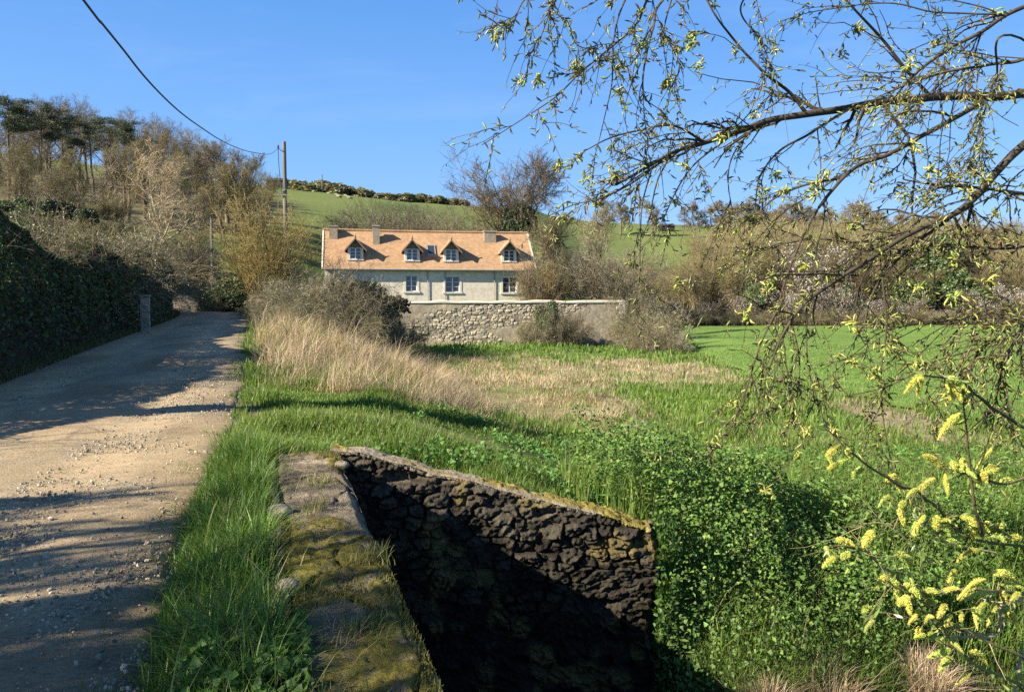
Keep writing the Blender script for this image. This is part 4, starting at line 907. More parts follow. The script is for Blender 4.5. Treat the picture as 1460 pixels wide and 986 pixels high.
def shrub(seed, H=4., stems=16, fan=.55, twc=(.21, .165, .075), bark=(.17, .135, .07), bcol=None, nb=1500, lvl=(6, 5, 5), up=.05, rad=.5, bsz=.06, rt=.009, arch=0.0, foliage=None):
    g = np.random.default_rng(seed); n = 9; a = g.uniform(0, 2*PI, stems); r0 = rad*np.sqrt(g.random(stems))
    L = H*(.65+.4*g.random(stems)); dirs = unit(np.stack([np.cos(a)*fan*g.uniform(.3, 1.2, stems), np.sin(a)*fan*g.uniform(.3, 1.2, stems), np.ones(stems)], -1))
    P = np.empty((stems, n, 3)); P[:, 0] = np.stack([r0*np.cos(a), r0*np.sin(a), 0*a-.1], -1); pos = P[:, 0].copy(); d = dirs
    for j in range(1, n): d = unit(d+.08*g.normal(size=d.shape)+np.array([0, 0, .03-arch*j/n])); pos = pos+d*(L/(n-1))[:, None]; P[:, j] = pos
    R = (H*.0105*(.6+.6*g.random(stems)))[:, None]*np.linspace(1, .3, n)[None]
    P1, R1 = grow(P, R, lvl[0], .15, 1, 15, 50, lambda t, l: l*(.5-.28*t), 6, .6, up-arch*.3, .12, g, .3, rt)
    P2, R2 = grow(P1, R1, lvl[1], .1, 1, 20, 55, lambda t, l: l*.5, 5, .65, up*.6-arch*.2, .15, g, .4, rt*.8)
    P3, R3 = grow(P2, R2, lvl[2], .1, 1, 20, 60, lambda t, l: np.maximum(l*.5, .12), 4, .7, 0, .18, g, .5, rt*.6)
    T = Geo().add(*tubes(P, R, 5), tcol(bark, len(P), n, 5, .15, g)).add(*tubes(P1, R1, 4), tcol(bark, len(P1), 6, 4, .15, g))
    Cw = Geo().add(*tubes(P2, R2, 3), tcol(twc, len(P2), 5, 3, .22, g)).add(*tubes(P3, R3, 3), tcol(twc, len(P3), 4, 3, .22, g))
    if bcol: Cw.add(*buds(P3, nb, bsz, bcol, g, .06))
    return T.mesh('stems', m_bark), Cw.mesh('twigs', m_fol if bcol else m_twig)
def ivy_blobs(g, blobs, n, size, cols, tmpl=(IVY_V, IVY_F), shell=.25):
    w_ = np.array([b[3]*b[4]+b[4]*b[5] for b in blobs]); ix = g.choice(len(blobs), n, p=w_/w_.sum()); B = np.array(blobs)[ix]
    d = unit(g.normal(size=(n, 3))); d[:, 2] = np.where(d[:, 2] < -.35, -d[:, 2], d[:, 2]); k = 1-shell*g.random(n)**1.5
    lump = .75+.5*fbm(d*2.2+ix[:, None]*3.7, 3, 300)
    p = B[:, :3]+d*B[:, 3:6]*(k*lump)[:, None]
    nr = unit(d+.7*g.normal(size=(n, 3))); return scatter(tmpl[0], tmpl[1], p, frames(nr, g), size*(.6+.8*g.random(n)), pick(cols, n, .22, g))
def evergreen(seed, H=3., cols=((.05, .085, .022), (.065, .11, .028), (.04, .07, .02)), n=9000, size=.16):
    g = np.random.default_rng(seed); bl = []
    for k in range(9):
        a = g.uniform(0, 2*PI); r = .55*H*.5*math.sqrt(g.random()); bl.append((r*math.cos(a), r*math.sin(a), H*g.uniform(.25, .72), H*g.uniform(.18, .3), H*g.uniform(.18, .3), H*g.uniform(.17, .28)))
    Cw = Geo().add(*ivy_blobs(g, bl, n, size, cols, shell=.5))
    a = g.uniform(0, 2*PI, 10); P = np.zeros((10, 5, 3)); t = np.linspace(0, 1, 5)
    for k in range(10): b_ = bl[k % 9]; P[k] = np.outer(t, [b_[0], b_[1], b_[2]])+np.r_[.08*math.cos(a[k]), .08*math.sin(a[k]), -.1]
    return Geo().add(*tubes(P, np.repeat((.05*np.linspace(1, .4, 5))[None], 10, 0), 5), (.13, .1, .07)).mesh('stems', m_bark), Cw.mesh('foliage', m_fol)
def pine(seed, H=17., flat=True):
    g = np.random.default_rng(seed); n = 9; z = np.linspace(0, 1, n); P = np.zeros((1, n, 3)); P[0, :, 2] = z*H*.97; P[0, :, :2] = np.cumsum(g.normal(0, .01*H, (n, 2)), 0)*z[:, None]
    R = (H*.014*np.linspace(1.25, .35, n))[None]
    P1, R1 = grow(P, R, 13, .66, 1., 66, 98, lambda t, L: H*.23*(1.1-.45*np.abs(t-.8)/.3).clip(.3), 7, .5, .10, .10, g, .3)
    P2, R2 = grow(P1, R1, 5, .3, 1., 25, 65, lambda t, L: L*.4, 5, .6, .10, .14, g, .4, .02)
    T = Geo().add(*tubes(P, R, 8), (.15, .105, .08)).add(*tubes(P1, R1, 5), (.14, .1, .075)).add(*tubes(P2, R2, 3), (.12, .09, .065))
    tips = np.concatenate([P2[:, -1], P2[:, 2], P1[:, -1]]); m = len(tips); k = 110; c = np.repeat(tips, k, 0)+g.normal(0, 1, (m*k, 3))*np.array([.5, .5, .09]); d = unit(g.normal(size=(m*k, 3))+[0, 0, .35])
    tv = np.array([[-.05, 0, 0], [.05, 0, 0], [0, 0, 1]]); N_ = scatter(tv, np.array([[0, 1, 2]]), c, frames(d, g), np.stack([np.full(m*k, .7), np.ones(m*k), .2+.2*g.random(m*k)], -1), pick([(.055, .075, .03), (.042, .06, .025), (.075, .09, .032)], m*k, .2, g))
    return T.mesh('trunk', m_bark, True), Geo().add(*N_).mesh('crown', m_needle)
PN = {'d': ('trunk', 'crown'), 's': ('stems', 'twigs'), 'e': ('stems', 'foliage'), 'p': ('trunk', 'crown')}
OLIVE = [(.17, .155, .055), (.14, .125, .05), (.2, .17, .07)]
protos = {
 'oak': ('d', 12., [deciduous(s, 12., .26, .95, twc=(.21, .172, .10), lvl=(12, 7, 7, 6), rt=.028) for s in (1, 2, 3)]),
 'round': ('d', 12., [deciduous(5, 12., .2, 1.3, twc=(.17, .135, .085), bark=(.12, .095, .065), lvl=(16, 8, 7, 6), rt=.042, ang=(34, 78), up=.12)]),
 'brown': ('d', 10., [deciduous(s, 10., .16, .95, twc=(.25, .2, .10), bark=(.19, .15, .10), bcol=[(.25, .205, .09), (.21, .185, .08)], nb=3000, up=.2, ang=(22, 50), bsz=.06, lvl=(12, 8, 7, 6), rt=.028) for s in (11, 12, 13)]),
 'spread': ('d', 9., [deciduous(21, 9., .16, 1.12, twc=(.36, .29, .185), bark=(.33, .275, .19), up=.16, ang=(30, 62), lvl=(9, 8, 7, 6), rt=.026)]),
 'hazel': ('s', 5., [shrub(s, 5., 30, .52, (.37, .275, .095), (.28, .215, .085), [(.34, .275, .08), (.28, .245, .07), (.40, .315, .09)], 5200, (7, 6, 5), .03, .35, .035) for s in (31, 32)]),
 'osier': ('s', 7., [shrub(s, 7., 34, .34, (.295, .245, .115), (.23, .19, .10), [(.27, .24, .085), (.23, .2, .075)], 3500, (7, 6, 5), .08, 1.3, .05, .014) for s in (41, 42, 43)]),
 'bramble': ('s', 2.6, [shrub(s, 2.9, 40, .95, (.235, .195, .12), (.21, .17, .105), [(.15, .15, .05), (.2, .165, .085), (.12, .15, .045)], 6500, (6, 5, 5), .0, .7, .035, .008, .30) for s in (51, 52)]),
 'blossom': ('s', 4.5, [shrub(s, 4.5, 22, .5, (.17, .13, .095), (.13, .1, .075), [(.58, .5, .46), (.66, .6, .54), (.46, .38, .34)], 3600, (6, 5, 4), .04, .5, .08, .010) for s in (61, 62)]),
 'ever': ('e', 3., [evergreen(s, 3., ((.085, .125, .035), (.11, .155, .045), (.065, .1, .03)), 14000, .10) for s in (71, 72)]),
 'ivytree': ('e', 3., [evergreen(s, 3., ((.04, .06, .02), (.055, .08, .025), (.03, .048, .017)), 14000, .11) for s in (81,)]),
 'grey': ('s', 4., [shrub(s, 4., 44, .62, (.22, .18, .115), (.18, .15, .10), [(.2, .17, .09), (.23, .185, .11), (.16, .16, .07)], 4000, (6, 6, 5), .0, 1.0, .035, .009, .10) for s in (56, 57)]),
 'farhedge': ('e', 3., [evergreen(s, 3., ((.21, .175, .085), (.15, .155, .065), (.26, .21, .13), (.12, .14, .055)), 2600, .34) for s in (73, 74)]),
 'far': ('d', 10., [deciduous(s, 10., .2, 1.0, twc=(.26, .205, .13), bcol=[(.26, .2, .11), (.21, .185, .09)], nb=5000, bsz=.16, lvl=(10, 6, 5, 4), rt=.06, up=.15) for s in (14, 15)]),
 'pine': ('p', 17., [pine(s, 17.) for s in (91, 92)]),
}
def mh(ms):
    r = []
    for m in ms: a = np.empty(len(m.vertices)*3, np.float32); m.vertices.foreach_get('co', a); r.append(a[2::3])
    return float(np.percentile(np.concatenate(r), 98.2))
PH = {k: np.mean([mh(ms) for ms in v[2]]) for k, v in protos.items()}
cnt = {}
def plant(kind, px, d, top, name, label, cat, group=None, wide=1.0, x=None, sink=.1, var=None, rz=None):
    """a plant d metres off in the direction of a photograph column, as tall as the photograph shows it"""
    t = at(px, top, d); xx = t[0] if x is None else x; z0 = gz(xx, d); h = max(.6, t[2]-z0+sink)
    k, H, vs = protos[kind]; H = PH[kind]; i = cnt.get(kind, 0); cnt[kind] = i+1; v = vs[(i if var is None else var) % len(vs)]
    r = empty(name, (xx, d, z0-sink), rng.uniform(0, 2*PI) if rz is None else rz); s = h/H; r.scale = (s*wide, s*wide, s)
    for nm, me in zip(PN[k], v): link(nm, me, r)
    return tag(r, label, cat, group)
# ------------------------------------------------------------------ wooded hill on the left
WG = 'bare trees of the wooded hill'
WL = 'tall bare brown tree in the wood along the left skyline'
for px, d, top in ((-40, 118, 150), (28, 128, 152), (52, 135, 140), (88, 140, 133), (108, 128, 150), (70, 120, 172), (150, 136, 168), (196, 132, 160), (222, 138, 166), (236, 128, 186), (-5, 140, 140), (178, 142, 170), (258, 136, 184), (278, 130, 188), (248, 122, 200), (15, 112, 160), (40, 146, 146), (66, 132, 150), (96, 150, 150), (120, 138, 158), (162, 128, 178), (205, 120, 180), (228, 146, 178)):
    plant('oak', px, d, top, 'bare_tree', WL, 'tree', WG, .95)
for px, d, top in ((302, 112, 203), (322, 106, 205), (345, 101, 213), (360, 98, 228), (334, 96, 238), (312, 100, 232), (286, 104, 216), (372, 95, 250)):
    plant('brown', px, d, top, 'bare_tree', 'dense brown bare tree in the rounded clump at the right end of the wood', 'tree', 'trees of the rounded brown clump', 1.05)
for px, d, top, wd_, lab in ((8, 98, 138, 1.25, 'dark pine at the far left edge of the wood'), (131, 104, 166, 1.0, 'tall pine with a long bare trunk and small dark top'), (174, 112, 170, 1.05, 'flat topped umbrella pine on the skyline'), (54, 100, 152, .8, 'leaning dark pine between the tall bare trees on the left'), (86, 110, 176, .7, 'slender pine half hidden between the bare trees')):
    plant('pine', px, d, top, 'pine_tree', lab, 'pine tree', 'pines in the wood', wd_)
UG = 'brown undergrowth trees on the slope'
for px, d, top in ((-20, 84, 225), (25, 80, 235), (60, 86, 215), (82, 78, 250), (150, 88, 222), (262, 84, 228), (240, 92, 218), (300, 84, 262), (180, 92, 205), (12, 92, 205), (110, 92, 215), (278, 76, 272), (40, 98, 200), (205, 96, 198)):
    plant('brown', px, d, top, 'bare_tree', 'hazy brown leafless tree filling the slope below the left wood', 'tree', UG, 1.2)
SG_ = 'brown shrubs covering the wooded slope'
for px, d, top in ((-15, 66, 300), (30, 70, 285), (55, 64, 318), (70, 72, 280), (130, 70, 290), (150, 64, 318), (115, 60, 340), (20, 58, 325), (-40, 75, 280), (20, 62, 300), (62, 60, 308), (100, 57, 312), (132, 55, 318), (152, 61, 312), (168, 64, 322), (276, 66, 322), (248, 62, 334), (185, 66, 330), (160, 82, 275), (100, 80, 270), (50, 84, 262)):
    plant('osier' if rng.random() < .6 else 'grey', px, d, top, 'bare_shrub', 'brown leafless shrub among the undergrowth of the left slope', 'shrub', SG_, 1.35)
plant('spread', 213, 57, 213, 'bare_tree', 'pale bare tree with spreading forked limbs on the slope above the hedge', 'tree', wide=1.15)
plant('brown', 98, 60, 238, 'bare_tree', 'brown bare tree with ivy on its leaning trunks above the dark hedge', 'tree', wide=1.25)
plant('ivytree', 84, 59, 288, 'ivy_clump', 'dark ivy wrapped round the trunks of the brown tree above the hedge', 'ivy', wide=.8)
plant('ivytree', 120, 58.5, 300, 'ivy_clump', 'dark ivy on the right hand trunk of the brown tree above the hedge', 'ivy', wide=.6)
for k, (px, d, top, kind, wd_, lab) in enumerate([
 (205, 37, 370, 'ever', 1.3, 'bright green ivy bush behind the dark hedge near the gate pillar'), (178, 40, 375, 'ever', 1.2, 'darker green bush left of the bright ivy bush behind the hedge'),
 (150, 44, 350, 'ivytree', 1.3, 'dark evergreen bush under the pale spreading tree'), (165, 48, 362, 'ivytree', 1.2, 'dark bush at the foot of the spreading tree'),
 (22, 62, 285, 'ever', .9, 'green evergreen bush at the left edge of the slope'), (45, 50, 320, 'ever', 1.5, 'low olive green bush above the left end of the hedge'),
 (272, 72, 306, 'ivytree', .8, 'dark thicket beside the thin post on the green slope'), (130, 40, 362, 'ever', 1.3, 'fresh green bush behind the middle of the hedge below the pale twigs'), (75, 37, 346, 'ever', 1.3, 'olive green bush on the bank above the hedge left of the ivy covered tree'), (28, 32, 336, 'ever', 1.3, 'green bush above the hedge near the left frame edge'), (318, 50, 400, 'ever', 1.2, 'low green bush at the bend of the lane'), (332, 46.5, 425, 'ivytree', 1.3, 'dark low bush at the bend of the lane')]):
    plant(kind, px, d, top, 'evergreen_bush', lab, 'bush', wide=wd_)
for k, (px, d, top, wd_, lab) in enumerate([(255, 58, 340, .9, 'grey brown bare shrub rising behind the end of the hedge'), (278, 60, 352, .8, 'smaller grey shrub beside the lane bend at the end of the hedge'), (236, 55, 372, .8, 'low bare shrub just behind the gate pillar'),
 (120, 34, 342, 1.0, 'tangle of pale bare twigs on the bank above the hedge'), (60, 30, 326, 1.1, 'pale bare bramble bush above the left part of the hedge'), (15, 27, 312, 1.2, 'pale bramble bush at the left frame edge above the hedge'), (155, 42, 345, 1.3, 'bare twiggy bush below the ivy covered tree'), (100, 44, 325, 1.4, 'bare brown bush in front of the ivy covered tree'), (300, 45, 420, .7, 'low brown shrub on the inside of the lane bend')]):
    plant('grey' if k < 3 else 'bramble', px, d, top, 'bare_shrub', lab, 'shrub', wide=wd_)
plant('hazel', 378, 43.5, 287, 'hazel_shrub', 'large golden brown hazel shrub with many stems at the roadside', 'shrub', wide=.82, var=0)
# ------------------------------------------------------------------ thicket between the lane and the farmhouse
for k, (px, d, top, wd_, lab) in enumerate([(392, 33, 430, .95, 'grey bramble mound nearest the lane below the hazel'), (425, 37, 405, 1.0, 'tall grey bramble mound in front of the farmhouse left end'), (455, 40, 396, .8, 'greyish bramble thicket under the farmhouse roof left end'), (480, 43, 400, .7, 'tallest bramble thicket against the farmhouse wall'), (515, 46, 428, .6, 'dark bramble mound at the left end of the garden wall'), (545, 49, 448, .6, 'bramble slope overhanging the left part of the garden wall'), (580, 54, 455, .7, 'low bramble at the foot of the garden wall'), (440, 32, 440, .9, 'low bramble rising from the dry reeds'), (486, 36, 437, .9, 'bramble clump among the tallest reeds'), (410, 41, 398, 1.0, 'bramble clump right beside the hazel stems')]):
    plant('bramble', px, d, top, 'bramble_bush', lab, 'bramble', 'brambles between lane and farmhouse', wd_)
for k, (px, d, top, wd_, lab) in enumerate([(437, 42, 420, .9, 'dark ivy mound inside the grey brambles left of the farmhouse'), (512, 49, 404, 1.0, 'dark ivy mound at the left end of the garden wall'), (545, 53, 424, 1.05, 'dark ivy spilling over the left part of the garden wall'), (480, 46, 410, .9, 'small dark ivy mound under the farmhouse eaves')]):
    plant('ivytree', px, d, top, 'ivy_mound', lab, 'ivy', wide=wd_)
for px, d, top, wd_, lab in ((448, 44, 383, .8, 'tall grey twiggy shrub at the left end of the farmhouse roof'), (475, 45, 385, .75, 'grey twiggy shrub under the leftmost dormer'), (500, 47, 412, .55, 'grey twiggy shrub left of the first ground floor window'), (420, 41, 398, .9, 'grey twiggy shrub between hazel and farmhouse'), (398, 38, 412, .8, 'low grey twiggy shrub at the roadside right of the hazel'), (465, 39, 420, .9, 'grey twiggy shrub among the brambles behind the reeds')):
    plant('grey', px, d, top, 'bare_shrub', lab, 'shrub', wide=wd_)
# ------------------------------------------------------------------ round the garden wall and house
plant('round', 745, 90, 222, 'bare_tree', 'large round headed bare tree behind the right end of the farmhouse', 'tree', wide=1.1)
plant('ivytree', 738, 89, 300, 'ivy_clump', 'ivy on the trunk of the bare tree behind the farmhouse', 'ivy', wide=.55)
plant('brown', 705, 98, 268, 'bare_tree', 'low bare tree left of the round headed tree behind the roof', 'tree', wide=1.2)
plant('brown', 796, 64.5, 318, 'bare_shrub', 'big yellowish bare shrub hiding the right end of the farmhouse', 'shrub', wide=1.0, var=1)
plant('grey', 868, 65, 350, 'bare_shrub', 'second yellowish bare shrub behind the right end of the garden wall', 'shrub', wide=1.0)
plant('hazel', 775, 64.5, 372, 'bare_shrub', 'lower twiggy shrub in front of the right hand house window', 'shrub', wide=1.0)
plant('grey', 772, 64, 360, 'bare_shrub', 'thin bare shrub overlapping the right gable of the farmhouse', 'shrub', wide=.45)
plant('bramble', 818, 58, 440, 'bramble_bush', 'loose brown bramble right of the ivy on the garden wall', 'bramble', wide=.45)
for px, d, top, lab in ((372, 30, 452, 'small bramble at the lane edge among the reeds below the hazel'), (402, 29, 452, 'small bramble in the reeds right of the lane edge'), (445, 30, 460, 'small grey bramble rising through the tall reeds'), (520, 34, 478, 'small bramble among the lower reeds left of the garden wall')):
    plant('bramble', px, d, top, 'bramble_bush', lab, 'bramble', wide=.8)
plant('brown', 850, 72, 300, 'bare_tree', 'slim brown tree behind the bare shrubs beside the house', 'tree', wide=.9)
plant('bramble', 792, 58, 437, 'bramble_bush', 'brown bramble growing up the middle of the garden wall', 'bramble', wide=.5)
plant('ever', 780, 58.4, 434, 'ivy_mound', 'green ivy climbing the middle of the garden wall', 'ivy', wide=.55)
plant('bramble', 752, 58.3, 452, 'bramble_bush', 'thin brown bramble left of the ivy on the garden wall', 'bramble', wide=.4)
for px, d, top, wd_, lab in ((908, 57, 418, .45, 'brown shrub against the right end of the garden wall'), (935, 54, 437, .6, 'brown bramble thicket right of the garden wall'), (962, 52, 472, .6, 'low grey bramble at the edge of the crop field'), (918, 52, 470, .5, 'low bramble in front of the shrub at the wall end')):
    plant('bramble', px, d, top, 'bramble_bush', lab, 'bramble', wide=wd_)
for px, d, top, wd_, lab in ((540, 105, 292, 1.5, 'faint bare bush on the green hill above the roof'), (640, 112, 300, 1.3, 'faint bare bush on the hill above the right part of the roof'), (590, 104, 312, 1.3, 'low bare bush just above the middle of the roof ridge')):
    plant('grey', px, d, top, 'bare_shrub', lab, 'shrub', wide=wd_*.7)
for px, top in ((412, 262), (424, 263), (437, 260), (449, 262), (463, 263), (476, 264), (490, 266), (503, 268), (516, 270), (540, 277), (553, 276), (566, 278), (580, 276), (594, 278), (607, 278), (620, 281), (633, 282), (646, 284), (660, 285)):
    plant('farhedge', px, 296+rng.uniform(-4, 4), top, 'hedge_bush', 'bush of the brown green hedge along the hilltop skyline', 'bush', 'hilltop hedge bushes', 1.7, sink=1.2)
# ------------------------------------------------------------------ thicket beyond the crop field
OG = 'tall yellow brown osiers beyond the crop field'
for px, d, top in ((1000, 108, 372), (1022, 112, 345), (1042, 108, 352), (1066, 115, 330), (1092, 110, 338), (1118, 116, 328), (1146, 111, 338), (1176, 118, 330), (1206, 112, 338), (1232, 117, 332), (1262, 112, 342), (1292, 118, 336), (1322, 113, 346), (1352, 118, 346), (1385, 112, 352), (1415, 118, 350), (1448, 113, 356), (1480, 116, 352), (1515, 112, 356), (950, 112, 392), (925, 108, 398), (898, 104, 400), (975, 110, 385))+tuple((px, 148+6*(px % 3), 318+10*math.sin(px*.7)+.018*(px-1000)) for px in range(1018, 1520, 25)):
    plant('osier', px, d, top, 'osier_thicket', 'tall yellow brown leafless willow thicket beyond the crop field', 'thicket', OG, 1.05)
for px, d, top in ((1050, 104, 385), (1080, 106, 372), (1135, 105, 380), (1190, 106, 372), (1225, 105, 385), (1275, 106, 378), (1310, 105, 385), (1345, 106, 380), (1400, 105, 385), (1440, 106, 380), (1000, 104, 390), (1485, 106, 380)):
    plant('brown', px, d, top, 'bare_shrub', 'shorter brown shrub at the field side of the thicket', 'shrub', 'brown shrubs at the field side of the thicket', 1.3)
for k, (px, d, top, wd_, lab) in enumerate([(1160, 103.5, 352, 1.0, 'tall white blossoming shrub in the thicket, the highest of them'), (1110, 102, 412, 1.3, 'wide pinkish white blossom shrub by the far field edge'), (1150, 101.5, 420, 1.2, 'white blossom shrub below the tall blossoming one'), (1190, 101.5, 405, 1.0, 'white blossom shrub right of the tall one'), (1245, 101.5, 425, 1.4, 'low spreading blossom shrub on the dark field edge'), (1300, 101.8, 425, 1.1, 'small blossom shrub left of the green holly'), (1400, 101.5, 415, 1.4, 'bright white blossom shrub near the right frame edge'), (1440, 101.5, 405, 1.2, 'blossom shrub at the right frame edge'), (925, 100, 420, 1.1, 'white blossom shrub right of the house shrubs'), (950, 100.5, 428, 1.2, 'low blossom shrub at the left end of the far field edge'), (1010, 102, 430, 1.0, 'faint blossom shrub between the brambles of the far field edge'), (1062, 102, 422, 1.0, 'small pinkish blossom shrub left of the wide one')]):
    plant('blossom', px, d, top, 'blossom_shrub', lab, 'blossom shrub', 'blossoming shrubs by the far field edge', wd_)
for px, d, top, wd_, lab in ((1375, 104, 392, 1.1, 'round green holly in the thicket near the right edge'), (1085, 103.5, 400, .9, 'green ivy clump left of the blossoming shrubs'), (1205, 103.5, 410, .9, 'green ivy clump between blossoming shrubs'), (1300, 104, 400, .9, 'green bush left of the holly'), (1330, 110, 345, .9, 'green crown rising above the osiers')):
    plant('ever', px, d, top, 'evergreen_bush', lab, 'bush', wide=wd_)
for px in range(962, 1500, 23):
    plant('bramble', px+rng.uniform(-6, 6), 100.3+rng.uniform(-.4, .8), 442+rng.uniform(-6, 6), 'bramble_bush', 'dark low bramble in the row along the far edge of the crop field', 'bramble', 'brambles along the far field edge', 1.25)
for px, d, top, kind in ((862, 245, 285, 'brown'), (885, 240, 288, 'brown'), (990, 235, 292, 'brown'), (1040, 230, 285, 'brown'), (1075, 215, 288, 'oak'), (1100, 220, 292, 'brown'), (1140, 210, 288, 'oak'), (1170, 212, 292, 'brown'), (1215, 205, 290, 'oak'), (1250, 210, 292, 'brown'), (1285, 205, 305, 'brown'), (1320, 205, 300, 'oak'), (1360, 200, 318, 'brown'), (1395, 202, 322, 'brown'), (1430, 200, 325, 'brown'), (1470, 202, 328, 'brown'), (930, 240, 290, 'brown'), (1510, 200, 330, 'brown'))+tuple((px, 215+7*(px % 4), 296+6*math.sin(px*1.3)+.07*(px-1010), 'brown') for px in range(1015, 1500, 21)):
    plant('far', px, d, top, 'bare_tree', 'small distant bare tree on the right hand skyline behind the willow twigs', 'tree', 'trees on the right hand skyline', 1.25, sink=.8)
# ------------------------------------------------------------------ ivy hedge along the left of the lane
hr = empty('ivy_hedge', (float(xl(20)-1), 20, 0)); tag(hr, 'long dark ivy covered hedge bank along the shaded left side of the lane', 'hedge')
hy = np.array([5.4, 6.5, 8, 9.5, 11, 13, 15, 18, 22, 25.8, 26.6, 27.6, 30, 34, 38, 43, 47.5]); hz = np.array([1.0, 1.75, 1.95, 2.2, 2.75, 3.15, 3.0, 2.9, 2.75, 2.65, 2.3, 2.4, 2.7, 2.7, 2.6, 2.4, 2.0])
def htop(y): return np.interp(y, hy, hz)
g = np.random.default_rng(401); off = np.array([hr.location.x, 20, 0])
n = 120000; y = 5.3+42*g.random(n)**1.15; a = g.random(n); W = .75
z0 = ground(xl(y)-.9, y); ht = htop(y)*(.68+.62*fbm(xyz(y/1.3, y*0), 4, 402))
arc = a*PI; nx_ = np.cos(arc); sq = np.sign(nx_)*np.abs(nx_)**.5; zq = np.sin(arc)**.55
lump = .25*(fbm(xyz(y*1.4, sq*2, zq*2), 3, 403)-.5)*2
cxh = xl(y)-1.05; px_ = cxh+(W+lump-.25*g.random(n)**2)*sq; pz_ = z0+zq*ht*(1+.15*lump)-.12*g.random(n)
nr = unit(np.stack([nx_, 0*nx_, np.sin(arc)], -1)+.65*g.normal(size=(n, 3)))
cols = pick([(.04, .062, .02), (.055, .082, .024), (.032, .05, .018), (.09, .075, .045), (.10, .14, .045)], n, .25, g)
v, f, c = scatter(IVY_V, IVY_F, xyz(px_, y, pz_)-off, frames(nr, g), (.05+.05*g.random(n))*np.interp(y, [5, 15, 40], [.8, 1, 1.7]), cols)
Geo().add(v, f, c).build('ivy', m_leafy, hr)
yy = np.linspace(5.6, 46, 190); arc = np.linspace(0, PI, 20); YY, AA = np.meshgrid(yy, arc, indexing='ij'); rr_ = .8+.2*fbm(xyz(YY, AA), 3, 405)
XX = xl(YY)-1.05+.58*rr_*np.sign(np.cos(AA))*np.abs(np.cos(AA))**.5; ZZ = ground(xl(YY)-.9, YY)-.2+(htop(YY)*.8+.05)*rr_*np.sin(AA)**.5
i = np.arange(YY.size).reshape(YY.shape); Geo().add(xyz(XX, YY, ZZ).reshape(-1, 3)-off, np.stack([i[:-1, :-1], i[1:, :-1], i[1:, 1:], i[:-1, 1:]], -1).reshape(-1, 4), (.045, .04, .028)).build('earth_core', m_ground, hr)
n = 620; y = 5.5+35*g.random(n); P = np.empty((n, 6, 3)); z0 = ground(xl(y)-.9, y)+htop(y)*.75; pos = xyz(xl(y)-1.05+g.normal(0, .4, n), y, z0); d = unit(g.normal(size=(n, 3))*[.6, .6, .3]+[0, 0, .8])
L_ = .5+.9*g.random(n)
for j in range(6): P[:, j] = pos; d = unit(d+.2*g.normal(size=(n, 3))+[0, 0, -.12]); pos = pos+d*(L_/5)[:, None]
P2, R2 = grow(P, np.repeat((.008*np.linspace(1, .4, 6))[None], n, 0), 4, .3, 1, 25, 60, lambda t, l: l*.4, 4, .7, -.05, .2, g, .4, .004)
Geo().add(*tubes(P-off, np.repeat((.008*np.linspace(1, .4, 6))[None], n, 0), 4), tcol((.2, .16, .11), n, 6, 4)).add(*tubes(P2-off, R2, 3), tcol((.2, .16, .11), len(P2), 4, 3)).build('bare_twigs', m_twig, hr)
# weeds at the foot of the hedge
n = 24000; y = 4+rng.random(n)**1.2*38; x = xl(y)-.42+.55*rng.random(n)**1.3; h = .08+.22*rng.random(n)
tag(Geo().add(*blades(xyz(x, y, ground(x, y)), h, wind(n, .7, h), .0011*y.clip(7), pick([(.06, .1, .025), (.1, .1, .04), (.16, .13, .07)], n), 2)).build('hedge_foot_grass', m_grass), 'shaded weeds and grass at the foot of the ivy hedge', 'grass', kind='stuff')
# ================================================================== TREES OUTSIDE THE FRAME THAT SHADE THE LANE
def stand(kind, x, y, h, name, label, cat, wide=1.0, var=0, rz=0.):
    z0 = gz(x, y); k, H, vs = protos[kind]; H = PH[kind]; r = empty(name, (x, y, z0-.1), rz); r.scale = (h/H*wide, h/H*wide, h/H)
    for nm, me in zip(PN[k], vs[var % len(vs)]): link(nm, me, r)
    return tag(r, label, cat)
def sapling(seed, H=6.):
    g = np.random.default_rng(seed); T_, C_ = deciduous(seed, H, .4, .5, twc=(.2, .16, .11), lvl=(7, 4, 3, 2), ang=(25, 55), rt=.02)
    n = 5200; z = H*.72*g.random(n); a = g.uniform(0, 2*PI, n); r = (.10+.16*fbm(xyz(z*1.3, 0*z, seed), 3, 320))*(1-.4*z/H)*(.6+.4*g.random(n))
    d = np.stack([np.cos(a), np.sin(a), .2+0*a], -1); v = scatter(IVY_V, IVY_F, xyz(r*np.cos(a), r*np.sin(a), z), frames(unit(d+.6*g.normal(size=(n, 3))), g), .05+.03*g.random(n), pick([(.05, .08, .025), (.065, .1, .03)], n, .2, g))
    return T_, C_, Geo().add(*v).mesh('ivy', m_fol)
SAP = [sapling(s) for s in (701, 702, 703)]
